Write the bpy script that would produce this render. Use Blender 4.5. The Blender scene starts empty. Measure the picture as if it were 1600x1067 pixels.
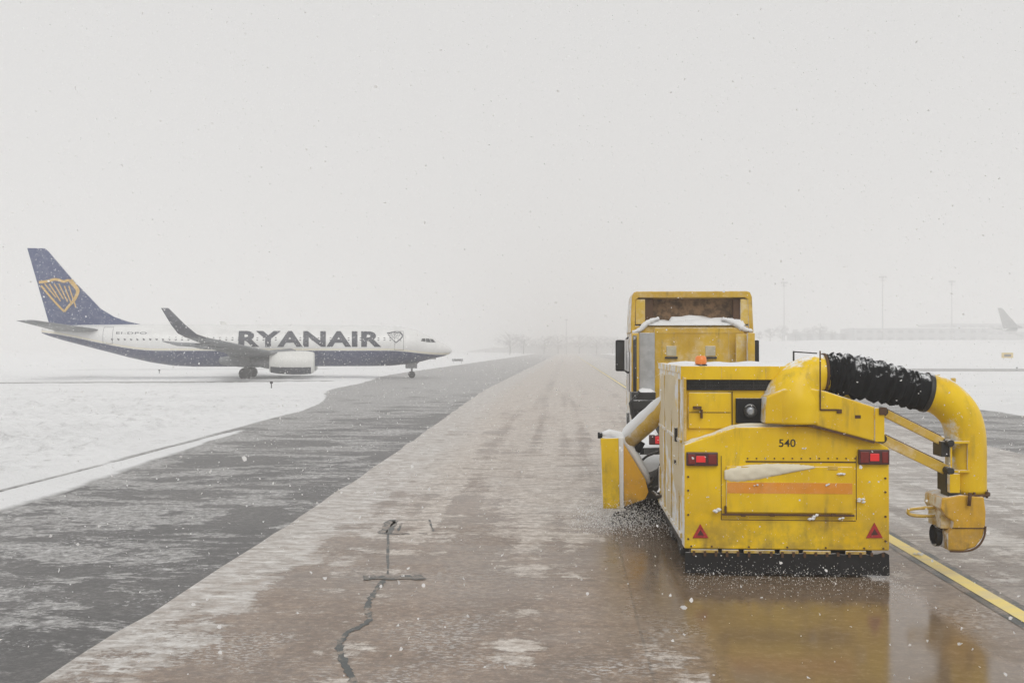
import bpy, bmesh, math, random
import numpy as np
from mathutils import Vector, Matrix, noise as mnoise

R = math.radians
scene = bpy.context.scene
col = scene.collection

# ------------------------------------------------------------------ camera
CAM_H = 2.8
FPX = 1500.0
cam_d = bpy.data.cameras.new('camera')
cam = bpy.data.objects.new('camera', cam_d)
col.objects.link(cam)
cam.location = (0, 0, CAM_H)
cam.rotation_euler = (R(90 + 0.4775), 0, R(3.243))
cam_d.sensor_width = 36
cam_d.lens = 36 * FPX / 1600
cam_d.clip_start = 0.1
cam_d.clip_end = 6000
scene.camera = cam
CR = cam.rotation_euler.to_matrix()

# ------------------------------------------------------------------ world, sun, exposure
SUN_EL, SUN_AZ = 42, 165          # azimuth: degrees clockwise from +Y (sun high behind the cloud)
w = bpy.data.worlds.new('World')
scene.world = w
w.use_nodes = True
nt = w.node_tree
bg = nt.nodes['Background']
sky = nt.nodes.new('ShaderNodeTexSky')
sky.sky_type = 'NISHITA'
sky.sun_disc = False
sky.sun_elevation = R(SUN_EL)
sky.sun_rotation = R(SUN_AZ)
sky.dust_density = 4
hs = nt.nodes.new('ShaderNodeHueSaturation')
hs.inputs['Saturation'].default_value = 0.1
hs.inputs['Value'].default_value = 1.0
nt.links.new(sky.outputs[0], hs.inputs['Color'])
mx = nt.nodes.new('ShaderNodeMixRGB')
mx.inputs[0].default_value = 0.88                     # closed cloud cover
mx.inputs[2].default_value = (7.0, 6.95, 6.88, 1)
nt.links.new(hs.outputs[0], mx.inputs[1])
nt.links.new(mx.outputs[0], bg.inputs['Color'])
bg.inputs['Strength'].default_value = 0.1

sd = bpy.data.lights.new('sun', 'SUN')
sd.energy = 1.1
sd.angle = R(35)
sd.color = (1.0, 0.98, 0.95)
so = bpy.data.objects.new('sun', sd)
col.objects.link(so)
d = Vector((math.sin(R(SUN_AZ)) * math.cos(R(SUN_EL)), math.cos(R(SUN_AZ)) * math.cos(R(SUN_EL)), math.sin(R(SUN_EL))))
so.rotation_euler = d.to_track_quat('Z', 'Y').to_euler()

scene.view_settings.view_transform = 'Standard'
scene.view_settings.look = 'None'
scene.view_settings.exposure = 0.15
scene.view_settings.gamma = 1
try:
    scene.cycles.volume_bounces = 3
    scene.cycles.max_bounces = 8
except Exception:
    pass


# ------------------------------------------------------------------ helpers
def at(px, py, Y):
    """the world point seen at photo pixel (px,py) on the plane y = Y"""
    v = CR @ Vector(((px - 800) / FPX, (533.5 - py) / FPX, -1))
    return Vector((0, 0, CAM_H)) + v * (Y / v.y)


def gat(px, py, z=0.0):
    """the world point on the ground seen at photo pixel (px,py)"""
    v = CR @ Vector(((px - 800) / FPX, (533.5 - py) / FPX, -1))
    return Vector((0, 0, CAM_H)) + v * ((z - CAM_H) / v.z)


def thing(name, label, cat, loc=(0, 0, 0), rotz=0.0, group=None):
    o = bpy.data.objects.new(name, None)
    col.objects.link(o)
    o.empty_display_size = 0.3
    o.location = loc
    o.rotation_euler = (0, 0, rotz)
    o['label'] = label
    o['category'] = cat
    if group:
        o['group'] = group
    return o


def tag(o, label, cat, group=None, kind=None):
    o['label'] = label
    o['category'] = cat
    if group:
        o['group'] = group
    if kind:
        o['kind'] = kind
    return o


ORG = Vector((0, 0, 0))      # origin of the thing being built: builders write scene metres, meshes are stored relative to it


class MB:
    def __init__(s):
        s.v = []
        s.f = []
        s.smooth = []
        s.cuts = []

    def add(s, vs, fs, smooth=False):
        n = len(s.v)
        s.cuts.append((n, len(s.f)))
        s.v += [tuple(v) for v in vs]
        for f in fs:
            s.f.append(tuple(i + n for i in f))
            s.smooth.append(smooth)
        return s

    def box(s, x0, x1, y0, y1, z0, z1, M=None):
        vs = [Vector((x, y, z)) for z in (z0, z1) for y in (y0, y1) for x in (x0, x1)]
        if M is not None:
            vs = [M @ v for v in vs]
        return s.add(vs, [(0, 2, 3, 1), (4, 5, 7, 6), (0, 1, 5, 4), (2, 6, 7, 3), (0, 4, 6, 2), (1, 3, 7, 5)])

    def bar(s, a, b, wd, ht, up=(0, 0, 1)):
        a, b = Vector(a), Vector(b)
        t = (b - a).normalized()
        side = t.cross(Vector(up))
        if side.length < 1e-4:
            side = Vector((1, 0, 0))
        side.normalize()
        u = side.cross(t)
        vs = []
        for p in (a, b):
            for i, j in ((-1, -1), (1, -1), (1, 1), (-1, 1)):
                vs.append(p + side * (i * wd / 2) + u * (j * ht / 2))
        return s.add(vs, [(0, 3, 2, 1), (4, 5, 6, 7), (0, 1, 5, 4), (1, 2, 6, 5), (2, 3, 7, 6), (3, 0, 4, 7)])

    def prism(s, poly, axis, a0, a1):
        """poly: 2-D points; axis 'y': (x,z) extruded in y; 'x': (y,z) extruded in x; 'z': (x,y) extruded in z"""
        def mk(p, a):
            if axis == 'y':
                return (p[0], a, p[1])
            if axis == 'x':
                return (a, p[0], p[1])
            return (p[0], p[1], a)
        n = len(poly)
        vs = [mk(p, a0) for p in poly] + [mk(p, a1) for p in poly]
        fs = [tuple(range(n)), tuple(range(2 * n - 1, n - 1, -1))]
        for i in range(n):
            j = (i + 1) % n
            fs.append((i, i + n, j + n, j))
        return s.add(vs, fs)

    def tube(s, pts, rad, seg=20, caps=True, smooth=True, hollow=0):
        pts = [Vector(p) for p in pts]
        n = len(pts)
        if not hasattr(rad, '__len__'):
            rad = [rad] * n
        tang = []
        for i in range(n):
            a = pts[max(i - 1, 0)]
            b = pts[min(i + 1, n - 1)]
            tang.append((b - a).normalized())
        ref = Vector((0, 0, 1)) if abs(tang[0].z) < 0.9 else Vector((0, 1, 0))
        u = tang[0].cross(ref).normalized()
        vs = []
        for i in range(n):
            u = (u - tang[i] * u.dot(tang[i])).normalized()
            vv = tang[i].cross(u)
            for k in range(seg):
                a = 2 * math.pi * k / seg
                vs.append(pts[i] + (u * math.cos(a) + vv * math.sin(a)) * rad[i])
        fs = []
        for i in range(n - 1):
            for k in range(seg):
                k2 = (k + 1) % seg
                fs.append((i * seg + k, i * seg + k2, (i + 1) * seg + k2, (i + 1) * seg + k))
        s.add(vs, fs, smooth)
        if caps:
            m = len(s.v) - len(vs)
            s.f.append(tuple(m + k for k in range(seg - 1, -1, -1)))
            s.smooth.append(False)
            s.f.append(tuple(m + (n - 1) * seg + k for k in range(seg)))
            s.smooth.append(False)
        return s

    def cyl(s, a, b, r, r2=None, seg=24):
        return s.tube([a, b], [r, r if r2 is None else r2], seg)

    def loft(s, rings, closed=True, caps=True, smooth=True):
        n = len(rings[0])
        vs = [p for r in rings for p in r]
        fs = []
        for i in range(len(rings) - 1):
            for k in range(n if closed else n - 1):
                k2 = (k + 1) % n
                fs.append((i * n + k, i * n + k2, (i + 1) * n + k2, (i + 1) * n + k))
        s.add(vs, fs, smooth)
        if caps:
            m = len(s.v) - len(vs)
            s.f.append(tuple(m + k for k in range(n - 1, -1, -1)))
            s.smooth.append(False)
            s.f.append(tuple(m + (len(rings) - 1) * n + k for k in range(n)))
            s.smooth.append(False)
        return s

    def build(s, name, mat, parent=None, bevel=0, org=None, subdiv=0, recalc=True):
        me = bpy.data.meshes.new(name)
        o_ = ORG if org is None else org
        vs = [(v[0] - o_[0], v[1] - o_[1], v[2] - o_[2]) for v in s.v]
        me.from_pydata(vs, [], s.f)
        me.polygons.foreach_set('use_smooth', s.smooth)
        if recalc:
            bm = bmesh.new()
            bm.from_mesh(me)
            bmesh.ops.recalc_face_normals(bm, faces=bm.faces)
            bm.to_mesh(me)
            bm.free()
        me.update()
        me.materials.append(mat)
        o = bpy.data.objects.new(name, me)
        col.objects.link(o)
        if parent is not None:
            o.parent = parent
        elif o_ is not None:
            o.location = o_
        if bevel:
            b = o.modifiers.new('bevel', 'BEVEL')
            b.width = bevel
            b.segments = 2
            b.limit_method = 'ANGLE'
            b.angle_limit = R(40)
        if subdiv:
            b = o.modifiers.new('subd', 'SUBSURF')
            b.levels = b.render_levels = subdiv
        return o


def build_each(b, name, mat, parent=None, bevel=0, org=None):
    """every piece of the builder as an object of its own"""
    out = []
    cuts = b.cuts + [(len(b.v), len(b.f))]
    for (v0, f0), (v1, f1) in zip(cuts, cuts[1:]):
        m = MB()
        m.v = b.v[v0:v1]
        m.f = [tuple(i - v0 for i in f) for f in b.f[f0:f1]]
        m.smooth = b.smooth[f0:f1]
        out.append(m.build(name, mat, parent, bevel, org))
    return out


def spline(pts, n=8):
    """Catmull-Rom through points"""
    P = [Vector(p) for p in pts]
    P = [P[0] * 2 - P[1]] + P + [P[-1] * 2 - P[-2]]
    out = []
    for i in range(1, len(P) - 2):
        for k in range(n):
            t = k / n
            a, b, c, e = P[i - 1], P[i], P[i + 1], P[i + 2]
            out.append(0.5 * ((2 * b) + (c - a) * t + (2 * a - 5 * b + 4 * c - e) * t * t + (3 * b - a - 3 * c + e) * t ** 3))
    out.append(P[-2])
    return out


# ------------------------------------------------------------------ materials
class NT:
    def __init__(s, name):
        s.m = bpy.data.materials.new(name)
        s.m.use_nodes = True
        s.t = s.m.node_tree
        s.b = s.t.nodes['Principled BSDF']
        s.geo = s.t.nodes.new('ShaderNodeNewGeometry')
        s.tc = s.t.nodes.new('ShaderNodeTexCoord')

    def n(s, typ):
        return s.t.nodes.new(typ)

    def put(s, val, sock):
        if isinstance(val, (int, float)):
            sock.default_value = val
        elif isinstance(val, (tuple, list)):
            v = list(val)
            if len(v) == 3 and sock.type == 'RGBA':
                v.append(1)
            sock.default_value = v
        else:
            s.t.links.new(val, sock)

    def noise(s, vec, scale=1.0, sc=(1, 1, 1), detail=4, rough=0.55, dist=0.0, off=(0, 0, 0), rot=(0, 0, 0)):
        mp = s.n('ShaderNodeMapping')
        mp.inputs['Scale'].default_value = sc
        mp.inputs['Location'].default_value = off
        mp.inputs['Rotation'].default_value = rot
        s.t.links.new(vec, mp.inputs['Vector'])
        t = s.n('ShaderNodeTexNoise')
        t.inputs['Scale'].default_value = scale
        t.inputs['Detail'].default_value = detail
        t.inputs['Roughness'].default_value = rough
        t.inputs['Distortion'].default_value = dist
        s.t.links.new(mp.outputs[0], t.inputs['Vector'])
        return t.outputs['Fac']

    def math(s, op, a, b=0.0, c=0.0, clamp=False):
        t = s.n('ShaderNodeMath')
        t.operation = op
        t.use_clamp = clamp
        s.put(a, t.inputs[0])
        s.put(b, t.inputs[1])
        s.put(c, t.inputs[2])
        return t.outputs[0]

    def step(s, x, lo, hi, o0=0.0, o1=1.0):
        t = s.n('ShaderNodeMapRange')
        t.interpolation_type = 'SMOOTHSTEP'
        s.put(x, t.inputs[0])
        t.inputs[1].default_value = lo
        t.inputs[2].default_value = hi
        t.inputs[3].default_value = o0
        t.inputs[4].default_value = o1
        return t.outputs[0]

    def mix(s, f, a, b):
        t = s.n('ShaderNodeMixRGB')
        s.put(f, t.inputs[0])
        s.put(a, t.inputs[1])
        s.put(b, t.inputs[2])
        return t.outputs[0]

    def xyz(s, v):
        t = s.n('ShaderNodeSeparateXYZ')
        s.t.links.new(v, t.inputs[0])
        return t.outputs

    def bump(s, h, dist=0.01, strength=1.0):
        t = s.n('ShaderNodeBump')
        t.inputs['Distance'].default_value = dist
        t.inputs['Strength'].default_value = strength
        s.t.links.new(h, t.inputs['Height'])
        s.t.links.new(t.outputs[0], s.b.inputs['Normal'])

    def set(s, color=None, rough=None, metal=None, spec=None, coat=None, emis=None, estr=None):
        B = s.b.inputs
        if color is not None:
            s.put(color, B['Base Color'])
        if rough is not None:
            s.put(rough, B['Roughness'])
        if metal is not None:
            s.put(metal, B['Metallic'])
        if spec is not None:
            s.put(spec, B['Specular IOR Level'])
        if coat is not None:
            s.put(coat, B['Coat Weight'])
            B['Coat Roughness'].default_value = 0.15
        if emis is not None:
            s.put(emis, B['Emission Color'])
            B['Emission Strength'].default_value = estr
        return s.m


SNOWC = (0.83, 0.84, 0.85)


def paint_mat(name, c1, c2, dirt=(0.14, 0.10, 0.05), dirt_amt=0.35, frost=0.25, rough=0.38, coat=0.25, spec=0.5):
    """painted metal: tone drift, grime runs, snow stuck on the windward (-X) and upper faces, splashed flecks"""
    m = NT(name)
    P = m.geo.outputs['Position']
    N = m.xyz(m.geo.outputs['Normal'])
    c = m.mix(m.step(m.noise(P, 1.3, detail=3), .35, .65), c1, c2)
    runs = m.noise(P, 1.0, sc=(9, 9, 1.3), detail=5, rough=.6)
    blot = m.noise(P, 2.2, detail=6, rough=.65, off=(4, 1, 2))
    dm = m.math('MULTIPLY', m.math('MULTIPLY', m.step(runs, .46, .72), m.step(blot, .4, .7)), dirt_amt * 1.6, clamp=True)
    z = m.xyz(P)[2]
    low = m.step(z, 0.25, 1.15, 0.55, 0.0)
    dm = m.math('ADD', dm, m.math('MULTIPLY', low, m.step(m.noise(P, 3.1, detail=6, rough=.7, off=(7, 7, 0)), .35, .65)), clamp=True)
    c = m.mix(dm, c, dirt)
    # stuck snow
    f1 = m.step(m.math('ADD', m.math('MULTIPLY', N[0], -0.55), m.noise(P, 5.0, detail=6, rough=.7, off=(3, 2, 1))), .86, 1.12)
    f2 = m.step(m.math('ADD', m.math('MULTIPLY', N[2], 0.62), m.noise(P, 6.0, detail=5, rough=.7, off=(1, 2, 9))), .92, 1.15)
    flecks = m.noise(P, 34.0, detail=3, rough=.6)
    f3 = m.math('MULTIPLY', m.step(flecks, .67, .72), m.step(m.noise(P, 2.0, detail=2), .35, .6))
    film = m.math('MULTIPLY', m.step(m.noise(P, 3.4, detail=6, rough=.75, off=(2, 8, 5)), .42, .8), frost)
    fr = m.math('MAXIMUM', m.math('MAXIMUM', f1, f2), m.math('MAXIMUM', m.math('MULTIPLY', f3, .8), film))
    c = m.mix(fr, c, SNOWC)
    m.set(c, m.mix(fr, m.mix(dm, (rough,) * 3, (.7,) * 3), (.85,) * 3), coat=coat, spec=spec)
    m.bump(m.math('ADD', m.math('MULTIPLY', fr, 1.0), m.noise(P, 3.0, detail=2)), 0.006, .6)
    return m.m


def plain(name, c, rough=.5, metal=0, var=.25, scale=6.0, frost=0.0, spec=.5):
    m = NT(name)
    P = m.geo.outputs['Position']
    nz = m.noise(P, scale, detail=5, rough=.65)
    c2 = tuple(x * (1 - var) for x in c)
    cc = m.mix(m.step(nz, .3, .7), c, c2)
    if frost:
        N = m.xyz(m.geo.outputs['Normal'])
        f = m.step(m.math('ADD', m.math('MULTIPLY', N[2], .35), m.noise(P, 7.0, detail=6, rough=.72, off=(5, 3, 1))), .78 - .3 * frost, .98 - .2 * frost)
        cc = m.mix(f, cc, SNOWC)
    m.set(cc, rough, metal, spec)
    return m.m


M = {}
M['yellow'] = paint_mat('yellow_paint', (0.86, 0.575, 0.005), (0.75, 0.475, 0.004), dirt_amt=.30, frost=.03, coat=.08, spec=.28)
M['yellow_frosted'] = paint_mat('yellow_paint_frosted', (0.66, 0.44, 0.03), (0.58, 0.36, 0.025), frost=.5)
M['yellow_truck'] = paint_mat('yellow_truck_paint', (0.66, 0.42, 0.03), (0.54, 0.33, 0.025), dirt_amt=.5, frost=.32, coat=.1, spec=.3)
M['orange_stripe'] = paint_mat('orange_stripe', (0.80, 0.30, 0.010), (0.72, 0.27, 0.008), frost=.12)
M['hood_plate'] = paint_mat('yellow_paint_orange_lit', (0.80, 0.42, 0.008), (0.76, 0.37, 0.008), frost=.06)  # yellow panel with the orange light on it mixed into the colour
M['orange'] = plain('orange_lens', (0.85, 0.20, 0.02), .25)
M['nozzle'] = paint_mat('worn_yellow_nozzle', (0.76, 0.46, 0.03), (0.66, 0.37, 0.02), dirt_amt=.4, frost=.10, coat=.05, spec=.3)
M['black'] = plain('black_rubber', (0.009, 0.009, 0.010), .6, frost=.05, scale=12, spec=.3)
M['hose'] = plain('wrinkled_hose_fabric', (0.016, 0.017, 0.019), .9, frost=.26, scale=12, spec=.12)
M['darkmetal'] = plain('dark_wet_metal', (0.035, 0.034, 0.032), .45, .3, frost=.25)
M['chassis'] = plain('chassis_grime', (0.06, 0.058, 0.055), .6, 0, frost=.45)
M['rust'] = plain('rusty_edge', (0.10, 0.045, 0.015), .7)
M['ink'] = plain('black_ink', (0.03, 0.022, 0.01), .6)
M['tyre'] = plain('tyre_rubber', (0.03, 0.03, 0.032), .75, frost=.25)
M['rim'] = plain('wheel_rim_steel', (0.25, 0.25, 0.25), .5, .4, frost=.3)
M['chrome'] = plain('bare_metal', (0.5, 0.5, 0.5), .25, .9)
M['housing'] = plain('lamp_housing', (0.07, 0.02, 0.018), .3, var=.1)
M['lampglass'] = plain('lamp_glass', (0.45, 0.47, 0.5), .15, .5)


def emit_mat(name, c, e, s):
    m = NT(name)
    m.set(c, .3, emis=e, estr=s)
    return m.m


M['redlit'] = emit_mat('lit_red_lens', (0.7, 0.02, 0.02), (1.0, 0.04, 0.05), 0.12)
M['redlens'] = plain('red_lens', (0.20, 0.02, 0.015), .25, var=.1)
M['amberlit'] = emit_mat('amber_beacon_lens', (0.75, 0.22, 0.04), (1.0, 0.25, 0.03), 0.08)
M['reflector'] = plain('red_reflector', (0.50, 0.03, 0.03), .4, var=.5, scale=30)
M['glass'] = plain('dark_glass', (0.03, 0.035, 0.04), .08)
M['frostpane'] = plain('snow_caked_pane', (0.55, 0.50, 0.36), .7, frost=.7)
M['greyglass'] = plain('frosted_pane', (0.45, 0.46, 0.47), .3, frost=.3)


def snow_mat(name, c=SNOWC, bscale=1.0):
    m = NT(name)
    P = m.geo.outputs['Position']
    a = m.noise(P, 0.25, detail=5, rough=.6)
    b = m.noise(P, 3.0, detail=6, rough=.7)
    cc = m.mix(m.step(a, .3, .7), c, tuple(x * .93 for x in c))
    m.set(cc, .8, spec=.25)
    m.bump(m.math('ADD', b, m.math('MULTIPLY', m.noise(P, 22.0, detail=3), .35)), 0.05 * bscale, .6)
    return m.m


M['rime'] = snow_mat('beige_rime', (0.70, 0.60, 0.41), .3)
M['rime_pale'] = snow_mat('yellowish_caked_snow', (0.76, 0.70, 0.55), .3)
M['snow'] = snow_mat('caked_snow', bscale=.4)
fm = NT('snow_flake')
fd, ft, fx = fm.n('ShaderNodeBsdfDiffuse'), fm.n('ShaderNodeBsdfTranslucent'), fm.n('ShaderNodeMixShader')
fd.inputs['Color'].default_value = ft.inputs['Color'].default_value = (.98, .98, .98, 1)
fm.t.links.new(fd.outputs[0], fx.inputs[1])
fm.t.links.new(ft.outputs[0], fx.inputs[2])
fx.inputs[0].default_value = .5
fm.t.links.new(fx.outputs[0], fm.t.nodes['Material Output'].inputs['Surface'])
M['flake'] = fm.m


def concrete_mat():
    """brown wet concrete, swept; slush streaks lie across it where the wind dragged them"""
    m = NT('wet_brown_concrete')
    P = m.geo.outputs['Position']
    X, Y, Z = m.xyz(P)
    big = m.noise(P, .22, detail=5, rough=.6)
    med = m.noise(P, 1.1, sc=(1, .8, 1), detail=6, rough=.65, off=(3, 5, 0))
    grit = m.noise(P, 45.0, detail=4, rough=.8)
    grit2 = m.noise(P, 9.0, detail=5, rough=.75, off=(9, 1, 0))
    brown = m.mix(m.step(med, .3, .7), (0.35, 0.245, 0.17), (0.225, 0.155, 0.105))
    greyc = m.mix(m.step(med, .3, .7), (0.37, 0.33, 0.295), (0.26, 0.232, 0.207))
    lane = m.math('ADD', m.step(X, 3.6, 6.0), m.step(m.math('ADD', X, m.math('MULTIPLY', big, 1.5)), -2.9, -4.4, 0, .7), clamp=True)
    base = m.mix(m.math('MULTIPLY', lane, .8), brown, greyc)
    base = m.mix(m.step(Y, 35, 100, 0, .7), base, (.22, .21, .20))
    base = m.mix(m.step(grit, .3, .75, 0, .55), base, m.mix(.5, base, (.10, .085, .07)))
    mott = m.noise(P, 3.2, sc=(1, 1.6, 1), detail=8, rough=.78, off=(6, 2, 0))
    base = m.mix(m.math('MULTIPLY', m.step(mott, .46, .62), .45), base, (.17, .125, .095))
    base = m.mix(m.math('MULTIPLY', m.step(grit2, .50, .66), .4), base, (.13, .10, .08))
    base = m.mix(m.math('MULTIPLY', m.step(m.noise(P, 2.0, sc=(1, 1.4, 1), detail=8, rough=.75, off=(1, 8, 3)), .54, .68), .35), base, (.50, .42, .35))
    sp = m.noise(P, 8.0, sc=(1, 1.35, 1), detail=13, rough=.88, off=(2, 4, 0))
    base = m.mix(m.step(sp, .44, .53, .7, 0), base, (.12, .09, .07))
    base = m.mix(m.step(sp, .53, .61, 0, .6), base, (.60, .53, .46))
    slab = m.n('ShaderNodeTexWhiteNoise')
    slab.noise_dimensions = '2D'
    cv = m.n('ShaderNodeCombineXYZ')
    m.t.links.new(m.math('FLOOR', m.math('DIVIDE', m.math('ADD', Y, 3.3), 7.5)), cv.inputs[1])
    m.t.links.new(m.math('GREATER_THAN', X, .72), cv.inputs[0])
    m.t.links.new(cv.outputs[0], slab.inputs['Vector'])
    base = m.mix(m.math('MULTIPLY', slab.outputs['Value'], .28), base, (.19, .165, .145))
    # swept wet lane behind the machine
    wx = m.math('MULTIPLY', m.step(m.math('ADD', X, m.math('MULTIPLY', med, .3)), 1.35, 1.65), m.step(m.math('ADD', X, m.math('MULTIPLY', med, .5)), 4.35, 4.0))
    wy = m.step(m.math('ADD', Y, m.math('MULTIPLY', med, 1.0)), 15.4, 14.2)
    wet1 = m.math('MULTIPLY', wx, wy)
    # left broom splash, dark
    wl = m.math('MULTIPLY', m.step(m.math('ADD', X, m.math('MULTIPLY', med, 1.6)), 1.0, 2.1), m.step(X, 2.6, 2.0))
    wl = m.math('MULTIPLY', wl, m.math('MULTIPLY', m.step(Y, 8.6, 11.0), m.step(Y, 16.5, 14.8)))
    wet = m.math('MAXIMUM', wet1, wl)
    # slush
    st = m.noise(P, 1.0, sc=(.55, 1.7, 1), detail=10, rough=.76, dist=.25)
    st2 = m.noise(P, 1.0, sc=(.2, .6, 1), detail=9, rough=.7, off=(11, 3, 0))
    far = m.step(Y, 9.5, 19.0, -.55, 1.0)
    farg = m.step(Y, 20.0, 110.0, 0, .10)
    val = m.math('ADD', m.math('ADD', m.math('MULTIPLY', st, .62), m.math('MULTIPLY', st2, .40)), m.math('ADD', m.math('MULTIPLY', far, .068), farg))
    left = m.step(m.math('ADD', X, m.math('MULTIPLY', big, 2.0)), -.6, -3.2, 0, .075)
    sx = m.math('ADD', X, m.step(Y, 8, 75, 0, 1.25))
    val0 = m.step(m.math('ADD', sx, m.math('MULTIPLY', med, .9)), -3.0, -3.9, 0, .085)
    leftg = m.math('MULTIPLY', left, m.step(Y, 6.5, 13.0, -.3, .9))
    val = m.math('ADD', m.math('ADD', val, val0), leftg)
    val = m.math('ADD', val, m.math('MULTIPLY', m.math('SUBTRACT', sp, .5), .20))
    val = m.math('SUBTRACT', val, m.math('MULTIPLY', wet, .45))
    lanes = m.noise(P, 1.0, sc=(1.3, .045, 1), detail=3, rough=.5, off=(4, 0, 0))
    val = m.math('ADD', val, m.math('MULTIPLY', m.math('SUBTRACT', lanes, .5), .50))
    val = m.math('ADD', val, m.math('MULTIPLY', m.math('SUBTRACT', grit2, .5), .16))
    slush = m.step(val, .517, .565)
    # grains of fresh snow
    gr = m.noise(P, 17.0, sc=(.8, 1.5, 1), detail=4, rough=.7)
    gpatch = m.step(m.noise(P, .75, sc=(1, 1, 1), detail=4, off=(2, 9, 0)), .44, .66)
    gy = m.step(Y, 11.5, 5.5, .35, 1.0)
    grains = m.math('MULTIPLY', m.step(gr, .52, .56), m.math('MULTIPLY', gpatch, gy))
    grains = m.math('MULTIPLY', grains, m.math('SUBTRACT', 1.0, wet, clamp=True))
    # slab joints
    jx = m.math('ABSOLUTE', m.math('SUBTRACT', X, m.math('ADD', .68, m.math('MULTIPLY', big, .12))))
    j1 = m.step(jx, .008, .022, .55, 0)
    jy = m.math('ABSOLUTE', m.math('SUBTRACT', m.math('PINGPONG', m.math('ADD', Y, 3.3), 3.75), 0.0))
    j2 = m.math('MULTIPLY', m.step(jy, .008, .03, 1, 0), .55)
    jj = m.math('MULTIPLY', m.math('MAXIMUM', j1, j2), m.step(med, .3, .6, .3, .9))
    base = m.mix(jj, base, (.055, .05, .045))
    tyre = m.math('ABSOLUTE', m.math('SUBTRACT', X, m.math('ADD', -1.55, m.math('MULTIPLY', big, .5))))
    tt = m.math('MULTIPLY', m.step(tyre, .2, .5, 1, 0), m.step(st2, .4, .62, .0, .3))
    wetcol = m.mix(.6, base, (.17, .12, .07))
    base = m.mix(wet, base, wetcol)
    slushc = m.mix(m.step(m.noise(P, 3.0, sc=(.4, 3, 1), detail=5, rough=.7), .3, .7), (0.76, 0.745, 0.72), (0.44, 0.405, 0.37))
    warm = m.math('MULTIPLY', m.step(sx, -3.6, -2.2), m.step(X, 5.0, 3.5))
    slushc = m.mix(m.math('MULTIPLY', warm, .8), slushc, m.mix(m.step(sp, .45, .58), (.50, .435, .375), (.74, .695, .64)))
    sl = m.math('MULTIPLY', m.math('SUBTRACT', slush, tt, clamp=True), m.step(mott, .36, .60, .25, 1.0))
    c = m.mix(sl, base, slushc)
    c = m.mix(m.math('MULTIPLY', grains, .85), c, (.80, .80, .79))
    r = m.mix(m.math('MAXIMUM', sl, grains), m.mix(wet, m.mix(m.step(st2, .4, .6), (.30,) * 3, (.42,) * 3), (.10,) * 3), (.62,) * 3)
    m.set(c, r, spec=.5)
    h = m.math('ADD', m.math('MULTIPLY', grit, .5), m.math('ADD', m.math('MULTIPLY', grit2, .7), m.math('MULTIPLY', m.math('ADD', sl, grains), .8)))
    hb = m.math('MULTIPLY', h, m.math('SUBTRACT', 1.0, m.math('MULTIPLY', wet, .85), clamp=True))
    m.bump(hb, 0.006, .55)
    return m.m


def asphalt_mat():
    m = NT('wet_grey_asphalt')
    P = m.geo.outputs['Position']
    X, Y, Z = m.xyz(P)
    big = m.noise(P, .3, detail=5, rough=.6, off=(5, 5, 0))
    grit = m.noise(P, 38.0, detail=4, rough=.8)
    g2 = m.noise(P, 8.0, detail=5, rough=.75)
    base = m.mix(m.step(big, .35, .65), (0.070, 0.067, 0.065), (0.170, 0.160, 0.152))
    base = m.mix(m.step(grit, .35, .75, 0, .6), base, (.06, .058, .055))
    sp = m.noise(P, 7.0, sc=(1, 1.3, 1), detail=13, rough=.88)
    base = m.mix(m.step(sp, .46, .56, .75, 0), base, (.045, .043, .042))
    base = m.mix(m.step(sp, .52, .62, 0, .5), base, (.30, .29, .28))
    sx = m.math('ADD', X, m.step(Y, 8, 75, 0, 1.25))
    band = m.math('MULTIPLY', m.step(m.math('ADD', sx, m.math('MULTIPLY', big, 1.0)), -4.95, -4.35), m.step(sx, -4.1, -4.2))
    base = m.mix(m.math('MULTIPLY', band, .25), base, (.045, .043, .042))
    dry = m.noise(P, 1.0, sc=(.32, .62, 1), detail=10, rough=.72, dist=.8, rot=(0, 0, R(24)))
    fine = m.noise(P, 1.0, sc=(.8, 2.6, 1), detail=10, rough=.76, dist=.3, rot=(0, 0, R(4)), off=(3, 3, 3))
    v = m.math('ADD', m.math('MULTIPLY', m.math('SUBTRACT', dry, .5), 1.0), m.math('ADD', .30, m.math('MULTIPLY', fine, .4)))
    v = m.math('ADD', v, m.step(Y, 25.0, 80.0, 0, .10))
    edge = m.step(m.math('ADD', X, m.math('MULTIPLY', big, .8)), -8.7, -9.4, 0, .05)
    v = m.math('ADD', v, edge)
    v = m.math('SUBTRACT', v, m.math('MULTIPLY', band, .04))
    v = m.math('ADD', v, m.math('MULTIPLY', m.math('SUBTRACT', sp, .5), .22))
    v = m.math('ADD', v, m.math('MULTIPLY', m.math('SUBTRACT', m.noise(P, 2.6, sc=(1, 1.5, 1), detail=8, rough=.78), .5), .30))
    s1 = m.math('MULTIPLY', m.step(v, .475, .545), m.step(sp, .42, .56, .25, .95))
    gr = m.math('MULTIPLY', m.step(m.noise(P, 14.0, detail=5, rough=.72, off=(1, 0, 0)), .57, .62), m.step(m.noise(P, .6, detail=4), .50, .62))
    c = m.mix(s1, base, m.mix(m.step(g2, .35, .65), (.66, .655, .65), (.38, .37, .36)))
    c = m.mix(m.math('MULTIPLY', gr, .7), c, (.74, .74, .74))
    m.set(c, m.mix(m.math('MAXIMUM', s1, gr), (.40,) * 3, (.7,) * 3), spec=.4)
    m.bump(m.math('ADD', m.math('ADD', m.math('MULTIPLY', grit, .6), g2), m.math('MULTIPLY', m.math('ADD', s1, gr), .8)), 0.007, .6)
    return m.m


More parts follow.
